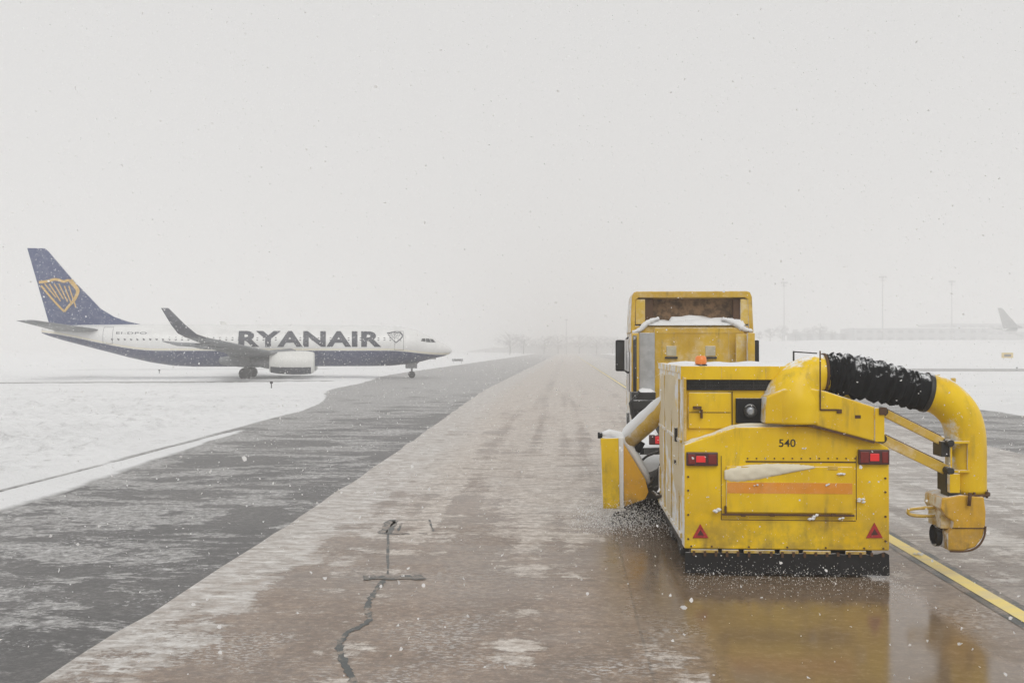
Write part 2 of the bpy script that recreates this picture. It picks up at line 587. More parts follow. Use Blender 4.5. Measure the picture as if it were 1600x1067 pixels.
def field_mat():
    m = NT('snow_cover')
    P = m.geo.outputs['Position']
    X, Y, Z = m.xyz(P)
    a = m.noise(P, .16, sc=(.5, 1.2, 1), detail=6, rough=.62)
    b = m.noise(P, 2.4, detail=6, rough=.72)
    c0 = m.mix(m.step(a, .3, .7), (.90, .905, .91), (.84, .845, .85))
    # grey for clods and dirt, plus painted shade to bring out the lumps
    t = m.noise(P, 2.6, sc=(1, .7, 1), detail=8, rough=.78, off=(4, 4, 0))
    patch = m.math('MULTIPLY', m.step(m.noise(P, .22, detail=5, off=(8, 2, 0)), .40, .58), m.step(X, -11.4, -12.2))
    tt = m.math('MULTIPLY', m.math('MULTIPLY', m.step(t, .50, .64), patch), m.step(Y, 95.0, 50.0, 0, .5))
    c0 = m.mix(tt, c0, (.42, .41, .40))
    # thin snow over pavement where the sheet is low: grey slush shows through
    thin = m.step(m.math('ADD', Z, m.math('MULTIPLY', b, .03)), .030, .004)
    c0 = m.mix(m.math('MULTIPLY', thin, .85), c0, (.33, .325, .32))
    m.set(c0, .75, spec=.25)
    m.bump(m.math('ADD', b, m.math('MULTIPLY', m.noise(P, 14.0, detail=4, rough=.7), .4)), 0.12, .9)
    return m.m


M['concrete'] = concrete_mat()
M['asphalt'] = asphalt_mat()
M['field'] = field_mat()


def line_mat():
    m = NT('yellow_line_paint')
    P = m.geo.outputs['Position']
    a = m.noise(P, 9.0, detail=5, rough=.7)
    b = m.noise(P, 1.0, sc=(.8, 2.0, 1), detail=4)
    c = m.mix(m.step(a, .45, .75, 0, .5), (.86, .68, .17), (.62, .54, .32))
    c = m.mix(m.math('MULTIPLY', m.step(m.math('ADD', b, m.step(m.xyz(P)[1], 9, 40, 0, .05)), .48, .66), .55), c, (.58, .52, .40))
    m.set(c, .4)
    return m.m


M['line'] = line_mat()
M['tar'] = plain('tar_seal', (0.045, 0.052, 0.050), .35, var=.5, scale=18, frost=.0)


def patchy_tar(nm='worn_tar', k0=.49, k1=.60):
    m = NT(nm)
    P = m.geo.outputs['Position']
    a = m.noise(P, 13.0, detail=5, rough=.75)
    b = m.noise(P, 2.2, detail=4, rough=.6)
    k = m.math('ADD', m.math('MULTIPLY', a, .5), m.math('MULTIPLY', b, .5))
    c = m.mix(m.step(k, k0, k1), (.040, .047, .045), (.30, .24, .19))
    m.set(c, .4)
    m.bump(a, .004, .5)
    return m.m


M['worn_tar'] = patchy_tar()
M['faded_tar'] = patchy_tar('faded_tar', .43, .62)

# ------------------------------------------------------------------ ground sheet, pavements
rng = np.random.RandomState(4)


def ss(x, a, b):
    t = np.clip((x - a) / (b - a), 0, 1)
    return t * t * (3 - 2 * t)


def vnoise(x, y, seed=0):
    """smooth value noise"""
    r = np.random.RandomState(seed)
    T = r.rand(256, 256)
    xi = np.floor(x).astype(int)
    yi = np.floor(y).astype(int)
    fx = x - xi
    fy = y - yi
    fx = fx * fx * (3 - 2 * fx)
    fy = fy * fy * (3 - 2 * fy)
    g = lambda a, b: T[a % 256, b % 256]
    return (g(xi, yi) * (1 - fx) + g(xi + 1, yi) * fx) * (1 - fy) + (g(xi, yi + 1) * (1 - fx) + g(xi + 1, yi + 1) * fx) * fy


def fbm(x, y, seed=0, o=4):
    v = 0
    a = .5
    for k in range(o):
        v = v + a * vnoise(x * 2 ** k, y * 2 ** k, seed + k)
        a *= .5
    return v          # about 0..0.94, mean 0.47


HEAD = R(13.2)          # heading of the airliner and its taxiway, from +X
main_gear = Vector((0, 0, CAM_H)) + CR @ Vector((-25.25, 0, -92))
main_gear.z = 0
hd = Vector((math.cos(HEAD), math.sin(HEAD), 0))
rt = Vector((math.sin(HEAD), -math.cos(HEAD), 0))     # the airliner's right, towards the camera


def terrain(x, y):
    return 6.5 * ss(y, 150, 430) * ss(x, 30, 110) + 1.0 * ss(y, 250, 800) * ss(np.abs(x), 15, 60)


def left_edge(y):
    # px measurements turned into metres: the fillet opens towards the crossing taxiway
    return -9.3 - 2.2 * ss(y, 14, 42) - 4.6 * ss(y, 42, 70) - 3.0 * ss(y, 70, 110)


def field_height(x, y):
    n1 = fbm(x * .35, y * .35, 1)
    n2 = fbm(x * 1.3, y * 1.3, 7)
    n3 = fbm(x * .05, y * .05, 11)
    L = left_edge(y) + (n1 - .47) * .7 * np.clip(y / 25, .3, 1.0)
    Rr = 18.9 + 3.5 * ss(y, 60, 110) + (n1 - .47) * 1.2
    dl = L - x
    dr = x - Rr
    out = np.maximum(dl, dr)
    n4 = fbm(x * 3.1, y * 3.1, 31, 3)
    h = .05 + .07 * (n2 - .47) + ss(out, 1.8, 3.0) * .42 * np.maximum(n4 - .5, 0) * 2 * ss(y, 66, 44) + .05 * ss(out, .8, 4.0) + .10 * (n3 - .4) + .04 * (n1 - .4)
    h = np.maximum(h, .035)
    # lumpy beyond the first strip
    h = h + ss(out, 2.0, 3.2) * (.05 * np.maximum(n2 - .5, 0) * 2)
    # rut along the edge of the left shoulder
    rut = np.abs(x - (-11.15 - .55 * ss(y, 15, 40) - 2.4 * ss(y, 40, 62)))
    rm = ss(rut, .30, .08) * ss(y, 75, 50) * ss(n1, .10, .26)
    strip_ = ss(out, 2.1, 1.2) * (x < 0)
    h = h * (1 - strip_) + np.minimum(h, .038) * strip_
    h = h * (1 - rm) - .015 * rm + ss(np.abs(rut - .5), .3, .05) * .05 * ss(y, 75, 50)
    h = h - ss(np.abs(x + 10.5 + 2.0 * ss(y, 25, 55)), .16, .04) * .03 * ss(y, 60, 40)
    # tracks of the crossing taxiway, in the heading direction of the airliner
    mx_, my_ = main_gear.x, main_gear.y
    q = (x - mx_) * rt.x + (y - my_) * rt.y          # + towards the camera
    tr = np.maximum(ss(np.abs(q - 9.5 + (n3 - .45) * 2.0), 3.6, 2.2), ss(np.abs(q - 2.8), .9, .3) * .7)
    tr = np.maximum(tr, ss(np.abs(q + 2.8), .9, .3) * .6)
    tr = np.maximum(tr, .85 * ss(np.abs(q + 44 + (n3 - .45) * 14), 7.5, 4.5) * ss(x, -80, -66) * ss(x, -24, -36))
    tr = tr * ss(x, -17, -22) * ss(n1, .02, .2)
    h = h * (1 - tr) - .02 * tr
    # crossing taxiway on the right
    tr2 = ss(np.abs(y - 134 + (n3 - .45) * 4), 13, 9) * ss(x, 20, 26)
    tr2 = tr2 * ss(n1, .02, .2)
    h = h * (1 - tr2) - .02 * tr2
    e = ss(out, -.15, 1.0)
    z = -.06 + e * (h + .06)
    # widening of pavement where the taxiway meets the strip
    return z + terrain(x, y)


def coords(dense0, dense1, st, lo, hi, gr):
    c = list(np.arange(dense0, dense1, st))
    s = st
    x = c[-1]
    while x < hi:
        s *= gr
        x += s
        c.append(min(x, hi))
        if x >= hi:
            break
    s = st
    x = dense0
    pre = []
    while x > lo:
        s *= gr
        x -= s
        pre.append(max(x, lo))
    return np.array(pre[::-1] + c)


gx = coords(-26, 26, .22, -1500, 1500, 1.035)
gy = coords(4, 62, .26, -60, 2200, 1.022)
GX, GY = np.meshgrid(gx, gy)
GZ = field_height(GX, GY)
nx, ny = len(gx), len(gy)
vv = np.stack([GX.ravel(), GY.ravel(), GZ.ravel()], 1)
ii = (np.arange(ny - 1)[:, None] * nx + np.arange(nx - 1)[None, :]).ravel()
ff = np.stack([ii, ii + 1, ii + nx + 1, ii + nx], 1)
me = bpy.data.meshes.new('ground')
me.from_pydata(vv.tolist(), [], ff.tolist())
me.polygons.foreach_set('use_smooth', [True] * len(ff))
me.materials.append(M['field'])
o = bpy.data.objects.new('ground', me)
col.objects.link(o)
o['kind'] = 'structure'
o['label'] = 'snow covered airfield ground on both sides of the taxiway'


def strip(name, xf0, xf1, y0, y1, z, mat, label, n=900, kind='structure', under=0.0):
    """a sheet between two x(y) curves"""
    vs, fs = [], []
    for i in range(n + 1):
        t = i / n
        y = y0 + (y1 - y0) * t * t
        a = xf0(y) if callable(xf0) else xf0
        b = xf1(y) if callable(xf1) else xf1
        vs += [(a, y, z), (b, y, z)]
        if i:
            k = 2 * i
            fs.append((k - 2, k - 1, k + 1, k))
    me = bpy.data.meshes.new(name)
    me.from_pydata(vs, [], fs)
    me.materials.append(mat)
    o = bpy.data.objects.new(name, me)
    col.objects.link(o)
    o['kind'] = kind
    if label:
        o['label'] = label
    return o


def seam(y):
    return -4.42 - 1.25 * float(ss(np.array(y), 8, 75))


strip('asphalt_shoulder', -40, 60, -58, 1500, -0.008, M['asphalt'], 'dark wet asphalt shoulder with wind blown slush streaks')
strip('taxiway', lambda y: seam(y) + (.08 + .12 * max(0, 1 - y / 12)) * (mnoise.noise(Vector((y * .55, 0, 0))) + .6 * mnoise.noise(Vector((y * 1.9, 4, 0))) + .5 * mnoise.noise(Vector((y * 5.0, 9, 0)))), 12.2, -58, 1500, 0.0, M['concrete'], 'brown wet concrete taxiway with slush streaks')


def ribbon(pts, widths, z):
    vs, fs = [], []
    n = len(pts)
    for i, p in enumerate(pts):
        a = pts[max(i - 1, 0)]
        b = pts[min(i + 1, n - 1)]
        t = (b - a)
        t.z = 0
        t.normalize()
        s = Vector((t.y, -t.x, 0))
        wd = widths[i] if hasattr(widths, '__len__') else widths
        vs += [(p.x - s.x * wd / 2, p.y - s.y * wd / 2, z), (p.x + s.x * wd / 2, p.y + s.y * wd / 2, z)]
        if i:
            k = 2 * i
            fs.append((k - 2, k - 1, k + 1, k))
    return vs, fs


def flat(name, vs, fs, mat, label):
    me = bpy.data.meshes.new(name)
    me.from_pydata(vs, [], fs)
    me.materials.append(mat)
    o = bpy.data.objects.new(name, me)
    col.objects.link(o)
    o['kind'] = 'structure'
    o['label'] = label
    return o


def line_x(y):
    return 4.78 - .42 * float(ss(np.array(y), 16, 66))


ys = [3.0 * 1.045 ** k for k in range(115)]
pts = [Vector((line_x(y), y, 0)) for y in ys]
vs, fs = ribbon(pts, .42, .004)
flat('marking_border', vs, fs, M['faded_tar'], 'dark border band under the yellow centre line')
vs, fs = ribbon(pts, .20, .008)
flat('yellow_line', vs, fs, M['line'], 'yellow painted guide line right of the sweeper')

# tar-sealed crack in the foreground
random.seed(3)
cp = [gat(*p) for p in [(556, 1085), (553, 1067), (543, 1046), (530, 1018), (538, 992), (560, 980), (577, 968), (574, 948), (584, 926), (600, 906)]]
cp = spline(cp, 10)
cp = [p + Vector((random.uniform(-.012, .012), random.uniform(-.01, .01), 0)) for p in cp]
vs, fs = ribbon(cp, [.066 + .06 * mnoise.noise(Vector((i * .45, 0, 0))) + random.uniform(-.012, .012) for i in range(len(cp))], .004)
for a, b, wd in (((606, 897), (606, 835), .035), ((602, 834), (640, 834), .06), ((655, 833), (668, 834), .04), ((677, 830), (671, 812), .045), ((662, 812), (613, 812), .03), ((613, 812), (596, 834), .16), ((607, 834), (618, 814), .10), ((622, 829), (628, 817), .05)):
    A, B = gat(*a), gat(*b)
    n = 8
    pp = [A.lerp(B, k / n) + Vector((random.uniform(-.008, .008), random.uniform(-.008, .008), 0)) for k in range(n + 1)]
    v2, f2 = ribbon(pp, [wd * random.uniform(.45, 1.3) for _ in pp], .004)
    k = len(vs)
    vs += v2
    fs += [tuple(i + k for i in f) for f in f2]
flat('crack_seal', vs, fs, M['worn_tar'], 'winding dark tar seal over a crack in the brown concrete')
A, B = gat(568, 903), gat(662, 902)
pp = [A.lerp(B, k / 14) + Vector((0, random.uniform(-.03, .03), 0)) for k in range(15)]
vs, fs = ribbon(pp, [.20 + random.uniform(-.09, .06) for _ in pp], .008)
flat('tar_patch', vs, fs, M['faded_tar'], 'short crosswise tar patch at the top of the winding crack')

# ------------------------------------------------------------------ SWEEPER
Y0 = 12.05
BX0, BX1 = 1.46, 3.96


def q(px, py, Y=Y0):
    return at(px, py, Y)


def poly_px(pts, Y=Y0):
    return [(q(a, b, Y).x, q(a, b, Y).z) for a, b in pts]


def snow_slab(x0, x1, y0, y1, z, t=.05, seed=0, sx=.08, jag=.03):
    """thin lumpy layer of lying snow"""
    nx_ = max(3, int((x1 - x0) / sx))
    ny_ = max(3, int((y1 - y0) / sx))
    m = MB()
    vs = []
    for j in range(ny_ + 1):
        for i in range(nx_ + 1):
            u, v = i / nx_, j / ny_
            e = min(u, 1 - u, v, 1 - v)
            x = x0 + (x1 - x0) * u
            y = y0 + (y1 - y0) * v
            h = mnoise.noise(Vector((x * 3 + seed, y * 3, seed * 1.7)))
            hh = t * (.75 + .6 * h)
            if e == 0:
                hh = -.004
                x += jag * (mnoise.noise(Vector((x * 6, y * 6, seed + 3.1)))) * (1 if u in (0, 1) else 0)
                y += jag * (mnoise.noise(Vector((x * 6, y * 6, seed + 5.1)))) * (1 if v in (0, 1) else 0)
            vs.append((x, y, z + hh))
    fs = []
    for j in range(ny_):
        for i in range(nx_):
            k = j * (nx_ + 1) + i
            fs.append((k, k + 1, k + nx_ + 2, k + nx_ + 1))
    m.add(vs, fs, True)
    return m


ORG = Vector((2.7, 13.6, 0))
sw = thing('runway_sweeper', 'yellow towed snow sweeper with thick black blower hose and two red tail lights', 'snow sweeper', ORG)

ZT = 2.56
# main housing (upper body)
XR = 3.62
b = MB()
prof = [(BX0, .36), (BX1, .36), (BX1, 1.62), (XR, 1.80), (XR, 2.16), (3.30, ZT - .0), (BX0 + .05, ZT), (BX0, ZT - .05)]
b.prism(prof, 'y', 12.30, 15.20)
b.build('housing', M['yellow'], sw, .02)
# roof rim with overhang
b = MB()
b.box(BX0 - .02, 3.28, 12.22, 12.34, 2.42, 2.59)
b.box(BX0 - .02, BX0 + .06, 12.34, 15.22, 2.50, 2.59)
b.box(BX0 + .06, 3.28, 15.16, 15.24, 2.50, 2.59)
for xx in (1.95, 2.5):
    b.box(xx, xx + .012, 12.212, 12.222, 2.43, 2.585)
b.build('roof_rim', M['yellow'], sw, .012)
snow_slab(BX0 + .06, 3.26, 12.30, 15.18, ZT, .055, 1).build('roof_snow', M['snow'], sw)
# corner post left
b = MB()
b.box(BX0, BX0 + .05, 12.2, 12.30, 1.60, 2.44)
b.build('corner_post', M['yellow_frosted'], sw, .01)
# black grille band under the rim
b = MB()
b.box(BX0 + .06, 2.92, 12.265, 12.30, 2.285, 2.42)
o = b.build('air_intake', M['black'], sw)
b = MB()
for k in range(7):
    b.box(BX0 + .07, 2.9, 12.252, 12.262, 2.295 + k * .018, 2.301 + k * .018)
for xx in (1.75, 2.05, 2.35, 2.65):
    b.box(xx, xx + .015, 12.25, 12.264, 2.29, 2.415)
build_each(b, 'intake_slat', M['darkmetal'], o)
# door panel on the upper rear with handle
b = MB()
b.box(BX0 + .08, 2.08, 12.262, 12.30, 1.80, 2.255)
b.build('access_door', M['yellow'], sw, .012)
b = MB()
A = q(1088, 637, 12.25)
b.box(A.x - .04, A.x + .06, 12.20, 12.262, A.z - .015, A.z + .02)
b.box(A.x + .05, A.x + .075, 12.205, 12.262, A.z - .13, A.z - .02)
build_each(b, 'door_handle', M['rust'], sw, .004)
# seams of the upper rear panels
b = MB()
z_ = q(1100, 641, 12.26).z
b.box(BX0 + .09, 2.07, 12.256, 12.262, z_ - .03, z_ - .022)
b.box(2.09, 2.10, 12.29, 12.298, 1.80, 2.27)
build_each(b, 'panel_seam', M['rust'], sw)
# work lamp in its black recess
A, B = q(1150, 622, 12.26), q(1194, 661, 12.26)
b = MB()
b.box(A.x, B.x, 12.24, 12.30, B.z, A.z)
ro = b.build('lamp_recess', M['black'], sw, .01)
cx, cz = (A.x + B.x) / 2 - .01, (A.z + B.z) / 2 + .0
b = MB()
b.tube([(cx, 12.24, cz), (cx, 12.20, cz), (cx, 12.17, cz)], [.06, .085, .075], 20)
b.build('work_lamp', M['darkmetal'], ro)
b = MB()
b.tube([(cx, 12.172, cz), (cx, 12.158, cz)], [.06, .03], 20)
b.build('lens', M['lampglass'], ro)

# lower rear cover with the sloping shoulders, standing proud of the housing
b = MB()
b.prism([(BX0, .33), (BX1, .33), (BX1, q(1387, 700).z), (q(1375, 690).x, q(1375, 692).z), (q(1265, 663).x, q(1265, 666).z), (q(1150, 669).x, q(1150, 667).z), (BX0, q(1067, 695).z)], 'y', Y0, 12.299)
b.build('rear_cover', M['yellow'], sw, .018)
# shoulder snow line on the ledge
b = MB()
LL = [q(1068, 693, 12.17), q(1110, 680, 12.17), q(1150, 666, 12.17), q(1200, 664, 12.17), q(1262, 664, 12.17)]
b.tube([p + Vector((0, 0, .004)) for p in spline(LL, 6)], [.022 + .012 * mnoise.noise(Vector((i * .7, 0, 9))) for i in range(25)], 8)
b.build('ledge_snow', M['rime_pale'], sw)
# long horizontal weld line and rivets
b = MB()
zz = q(1200, 721).z
b.box(q(1165, 721).x, q(1338, 721).x, Y0 - .006, Y0, zz - .008, zz + .008)
for px in range(1168, 1338, 14):
    p = q(px, 716)
    b.box(p.x - .008, p.x + .008, Y0 - .01, Y0, p.z - .008, p.z + .008)
b.build('weld_seam', M['rust'], sw)
# recessed toolbox flap: proud panel with lip
PX0, PX1 = q(1133, 760).x, q(1333, 760).x
zt, zb = q(1200, 728).z, q(1200, 803).z
b = MB()
b.box(PX0 + .01, PX1 - .01, Y0 - .035, Y0, zb + .02, zt)
b.build('toolbox_flap', M['yellow'], sw, .012)
b = MB()
b.box(PX0 - .045, PX1 + .0, Y0 - .06, Y0 - .036, zb - .012, zb + .012)
b.box(PX0 - .01, PX0 + .008, Y0 - .06, Y0 - .002, zb + .013, zb + .10)
for px in (1160, 1205, 1300):
    p = q(px, 803)
    b.box(p.x - .03, p.x + .03, Y0 - .072, Y0 - .06, p.z - .018, p.z + .018)
build_each(b, 'flap_lip', M['rust'], sw, .004)
b = MB()
b.box(PX0 + .02, PX1 - .02, Y0 - .0385, Y0 - .0352, q(1200, 770).z, q(1200, 753).z)
b.build('orange_stripe', M['orange_stripe'], sw)
# snow caught on the flap's top edge: a long wedge
b = MB()
def snow_wedge(top, bot, y, depth, seed, nu=46, nv=9):
    """snow plastered on an upright face between an upper and a lower outline (px)"""
    T = spline([q(a, c_, y) for a, c_ in top], 12)
    Bt = spline([q(a, c_, y) for a, c_ in bot], 12)
    m = MB()
    vs, fs = [], []
    for i in range(nu + 1):
        t = i / nu
        a = T[min(int(t * (len(T) - 1)), len(T) - 1)]
        c_ = Bt[min(int(t * (len(Bt) - 1)), len(Bt) - 1)]
        for j in range(nv + 1):
            u = j / nv
            p = a.lerp(c_, u)
            e = math.sin(math.pi * u) ** .6 * (math.sin(math.pi * min(1, t * 1.0)) ** .35)
            nz = mnoise.noise(Vector((p.x * 11, p.z * 11, seed)))
            edge = mnoise.noise(Vector((p.x * 22, seed, j)))
            p = p + Vector((0, 0, (edge * .012) if j in (0, nv) else 0))
            vs.append((p.x, y - (depth * e * (.8 + .7 * nz) if 0 < e > .02 else -.006), p.z))
    for i in range(nu):
        for j in range(nv):
            k = i * (nv + 1) + j
            fs.append((k, k + 1, k + nv + 2, k + nv + 1))
    m.add(vs, fs, True)
    return m


snow_wedge([(1132, 735), (1150, 729), (1190, 725), (1240, 725), (1262, 727), (1275, 729)], [(1132, 748), (1145, 753), (1175, 751), (1205, 745), (1238, 738), (1275, 731)], Y0 - .036, .03, 3).build('stuck_snow', M['rime_pale'], sw)
random.seed(11)
b = MB()
for px, py, r in ((1312, 740, .04), (1345, 781, .045), (1268, 807, .05), (1122, 797, .05), (1290, 757, .025), (1312, 808, .035), (1180, 757, .02), (1255, 700, .02), (1105, 775, .015), (1358, 752, .018)):
    p = q(px, py)
    b = MB()
    for k in range(4):
        a, c_ = random.uniform(-1, 1) * r, random.uniform(-.5, .5) * r
        b.tube([(p.x + a - r * .5, Y0 - .045, p.z + c_), (p.x + a, Y0 - .06, p.z + c_ + r * .1), (p.x + a + r * .6, Y0 - .045, p.z + c_ + r * .2)], [r * .15, r * .42, r * .12], 7)
    b.build('snow_clod', M['snow'], sw)

# bolts, hinges and seams on the rear cover
b = MB()
for x_ in (BX0 + .05, BX1 - .05):
    for z_ in (.45, .75, 1.05, 1.22):
        b.cyl((x_, Y0 - .001, z_), (x_, Y0 - .014, z_), .013, seg=8)
for px in (1080, 1112, 1170, 1230, 1290, 1350, 1380):
    p = q(px, 846)
    b.cyl((p.x, Y0 - .001, .36), (p.x, Y0 - .014, .36), .012, seg=8)
build_each(b, 'bolt', M['rust'], sw)
b = MB()
for px in (1165, 1232, 1300):
    p = q(px, 727)
    b.box(p.x - .06, p.x + .06, Y0 - .045, Y0 - .0355, p.z - .05, p.z - .005)
build_each(b, 'flap_hinge', M['yellow_frosted'], sw, .004)
b = MB()
for px in (1127, 1338):
    A, B = q(px, 812), q(px, 712)
    b.box(A.x - .004, A.x + .004, Y0 - .004, Y0 - .0005, A.z, B.z)
A, B = q(1127, 812), q(1338, 812)
b.box(A.x + .005, B.x - .005, Y0 - .004, Y0 - .0005, A.z, A.z + .008)
build_each(b, 'cover_seam', M['rust'], sw)

# fleet number
def text_mesh(txt, size, bold=0.0, extrude=0.002, spacing=1.0):
    cu = bpy.data.curves.new('t', 'FONT')
    cu.body = txt
    cu.size = size
    cu.offset = bold
    cu.extrude = extrude
    cu.space_character = spacing
    to = bpy.data.objects.new('t', cu)
    col.objects.link(to)
    bpy.context.view_layer.update()
    dg = bpy.context.evaluated_depsgraph_get()
    m_ = bpy.data.meshes.new_from_object(to.evaluated_get(dg))
    bpy.data.objects.remove(to)
    return m_


def place_text(txt, name, parent, mat, p0, width, height, org, thick=.003, bold=.01):
    """stands in the xz plane facing -Y; p0 = lower left"""
    m_ = text_mesh(txt, 1.0, bold, .5)
    xs = [v.co.x for v in m_.vertices]
    ys_ = [v.co.y for v in m_.vertices]
    x0, x1, y0, y1 = min(xs), max(xs), min(ys_), max(ys_)
    for v in m_.vertices:
        c = v.co.copy()
        v.co = Vector((p0[0] + (c.x - x0) / (x1 - x0) * width, p0[1] - (c.z * thick + thick / 2), p0[2] + (c.y - y0) / (y1 - y0) * height)) - org
    m_.materials.clear()
    m_.materials.append(mat)
    o = bpy.data.objects.new(name, m_)
    col.objects.link(o)
    o.parent = parent
    return o


A, B = q(1217, 698), q(1243, 686)
place_text('540', 'fleet_number', sw, M['ink'], (A.x, Y0 - .001, A.z), B.x - A.x, B.z - A.z, ORG, bold=.008)

# tail lights
for (a, b_) in (((1072, 727), (1121, 706)), ((1340, 725), (1388, 702))):
    A, B = q(*a), q(*b_)
    b = MB()
    b.box(A.x, B.x, Y0 - .05, Y0 - .001, A.z, B.z)
    tl = b.build('tail_light', M['housing'], sw, .01)
    wd = B.x - A.x
    left = a[0] < 1200
    x0 = A.x + wd * (.30 if left else .36)
    b = MB()
    b.box(x0, x0 + wd * .30, Y0 - .062, Y0 - .051, A.z + .045, B.z - .045)
    b.build('lit_lens', M['redlit'], tl, .01)
    b = MB()
    b.box(A.x + .02, x0 - .012, Y0 - .058, Y0 - .051, A.z + .025, B.z - .025)
    b.box(x0 + wd * .36 + .012, B.x - .02, Y0 - .058, Y0 - .051, A.z + .025, B.z - .025)
    build_each(b, 'dark_lens', M['redlens'], tl, .005)
# reflective triangles
for pts in (((1082, 840), (1107, 840), (1094, 818)), ((1353, 840), (1379, 840), (1366, 816))):
    pl = poly_px(pts)
    c_ = (sum(p[0] for p in pl) / 3, sum(p[1] for p in pl) / 3)
    b = MB()
    b.prism(pl, 'y', Y0 - .012, Y0 - .001)
    tr = b.build('reflector_triangle', M['reflector'], sw)
    b = MB()
    b.prism([((p[0] - c_[0]) * .42 + c_[0], (p[1] - c_[1]) * .42 + c_[1]) for p in pl], 'y', Y0 - .015, Y0 - .0125)
    b.build('inner_triangle', M['housing'], tr)
# bottom rail, skirt
b = MB()
for a_, b2 in ((1078, 1120), (1126, 1152), (1160, 1208), (1216, 1245), (1252, 1295), (1318, 1350)):
    b.box(q(a_, 0).x, q(b2, 0).x, Y0 - .03, Y0 + .0, .285, .325)
build_each(b, 'bottom_rail', M['yellow_frosted'], sw, .006)
b = MB()
n = 46
prev = None
vs, fs = [], []
for i in range(n + 1):
    x = BX0 + .01 + (BX1 - BX0 - .02) * i / n
    zt_ = .285 + .02 * mnoise.noise(Vector((x * 9, 0, 0))) + (.03 if i % 7 == 3 else 0)
    zb_ = .035 + .02 * mnoise.noise(Vector((x * 5, 3, 0)))
    yy = Y0 + .01 * mnoise.noise(Vector((x * 4, 7, 0)))
    vs += [(x, yy - .012, zt_), (x, yy - .03, zb_), (x, yy + .012, zt_), (x, yy - .006, zb_)]
    if i:
        k = 4 * i
        fs += [(k - 4, k, k + 1, k - 3), (k - 2, k - 1, k + 3, k + 2), (k - 3, k + 1, k + 3, k - 1), (k - 4, k - 2, k + 2, k)]
b.add(vs, fs)
b.build('rubber_skirt', M['black'], sw)
b = MB()
b.box(BX0 + .12, BX1 - .12, 12.35, 12.55, .09, .36)
b.box(BX0 + .05, BX0 + .2, 12.6, 14.9, .2, .36)
b.box(BX1 - .2, BX1 - .05, 12.6, 14.9, .2, .36)
b.build('underframe', M['darkmetal'], sw)
b = MB()
random.seed(5)
for k in range(18):
    x = BX0 + .1 + k * .135
    b.box(x, x + .03, Y0 - .045, Y0 - .03, .27 - random.uniform(0, .03), .31)
build_each(b, 'skirt_bolt', M['rust'], sw)

# side face: caked snow sheet, hinges and frame
b = MB()
vs, fs = [], []
NY, NZ = 30, 24
for j in range(NZ + 1):
    for i in range(NY + 1):
        y = 12.12 + (15.1 - 12.12) * i / NY
        z = .42 + (2.46 - .42) * j / NZ
        h = fbm(np.array(y * 1.8), np.array(z * 1.8), 21)
        e = (i in (0, NY)) or (j in (0, NZ))
        lim = .35 if z > 1.0 else .47
        vs.append((BX0 + .004 - (0 if e else max(0, (float(h) - lim)) * .09), y + (.0), z))
for j in range(NZ):
    for i in range(NY):
        k = j * (NY + 1) + i
        fs.append((k, k + 1, k + NY + 2, k + NY + 1))
b.add(vs, fs, True)
b.build('side_snow', M['rime'], sw)
b = MB()
for y in (12.5, 13.4, 14.3):
    b.box(BX0 - .02, BX0, y, y + .03, .45, 2.42)
b.box(BX0 - .03, BX0 - .0, 12.25, 15.1, 1.62, 1.66)
b.box(BX0 - .03, BX0 - .0, 12.25, 15.1, .42, .48)
build_each(b, 'side_frame', M['yellow_frosted'], sw, .006)
b = MB()
b.box(BX0 - .05, BX0 - .02, 12.62, 12.70, 1.60, 1.78)
b.box(BX0 - .05, BX0 - .02, 12.66, 12.74, 1.30, 1.36)
build_each(b, 'side_latch', M['darkmetal'], sw, .006)
b = MB()
b.box(BX0 + .10, 3.8, 15.2, 15.75, .9, 2.35)
b.build('fan_casing', M['chassis'], sw, .03)

# beacon on the roof
A = q(1095, 577, 12.45)
b = MB()
b.tube([(A.x, 12.45, 2.58), (A.x, 12.45, 2.61)], [.085, .08], 20)
bc = b.build('beacon', M['darkmetal'], sw)
b = MB()
b.tube([(A.x, 12.45, 2.61), (A.x, 12.45, 2.62), (A.x, 12.45, 2.70), (A.x, 12.45, 2.72)], [.06, .075, .07, .045], 20)
b.build('amber_dome', M['amberlit'], bc)
# small bracket (aerial) by the elbow
A = q(1240, 552, 12.7)
b = MB()
b.tube([(A.x, 12.7, 2.56), (A.x, 12.7, A.z + .03)], .012, 8)
b.tube([(A.x, 12.7, A.z + .02), (A.x + .3, 12.7, A.z)], .008, 8)
build_each(b, 'aerial', M['darkmetal'], sw)

# blower casing in rear view
YC = 11.98
b = MB()
CAS = [(1195, 662), (1262, 662), (1366, 690), (1372, 688), (1368, 636), (1290, 611), (1262, 606), (1225, 608), (1197, 620)]
b.prism(poly_px(CAS, YC), 'y', YC, 12.62)
b.build('blower_casing', M['yellow'], sw, .02)
b = MB()
b.bar(q(1262, 663, YC - .01), q(1366, 691, YC - .01), .03, .035, up=(0, 1, 0))  # dark bar standing in for the shadow line below the casing
b.build('casing_shadow_line', M['rust'], sw)
b = MB()
A, B = q(1366, 690, YC), q(1381, 637, YC)
b.box(A.x, B.x, YC - .03, 12.55, A.z, B.z)
b.build('casing_flange', M['yellow'], sw, .01)
b = MB()
p = q(1376, 640, YC)
b.box(p.x - .03, p.x + .06, YC - .05, YC - .03, p.z - .06, p.z + .03)
p = q(1311, 643, YC)
b.box(p.x - .03, p.x + .03, YC - .02, YC - .001, p.z - .02, p.z + .03)
p = q(1341, 651, YC)
b.box(p.x - .04, p.x + .03, YC - .006, YC - .001, p.z - .02, p.z + .02)
p, p2 = q(1281, 548, YC), q(1281, 640, YC)
b.box(p.x - .008, p.x + .008, YC - .02, YC - .004, p2.z, p.z)
p, p2 = q(1281, 640, YC), q(1311, 640, YC)
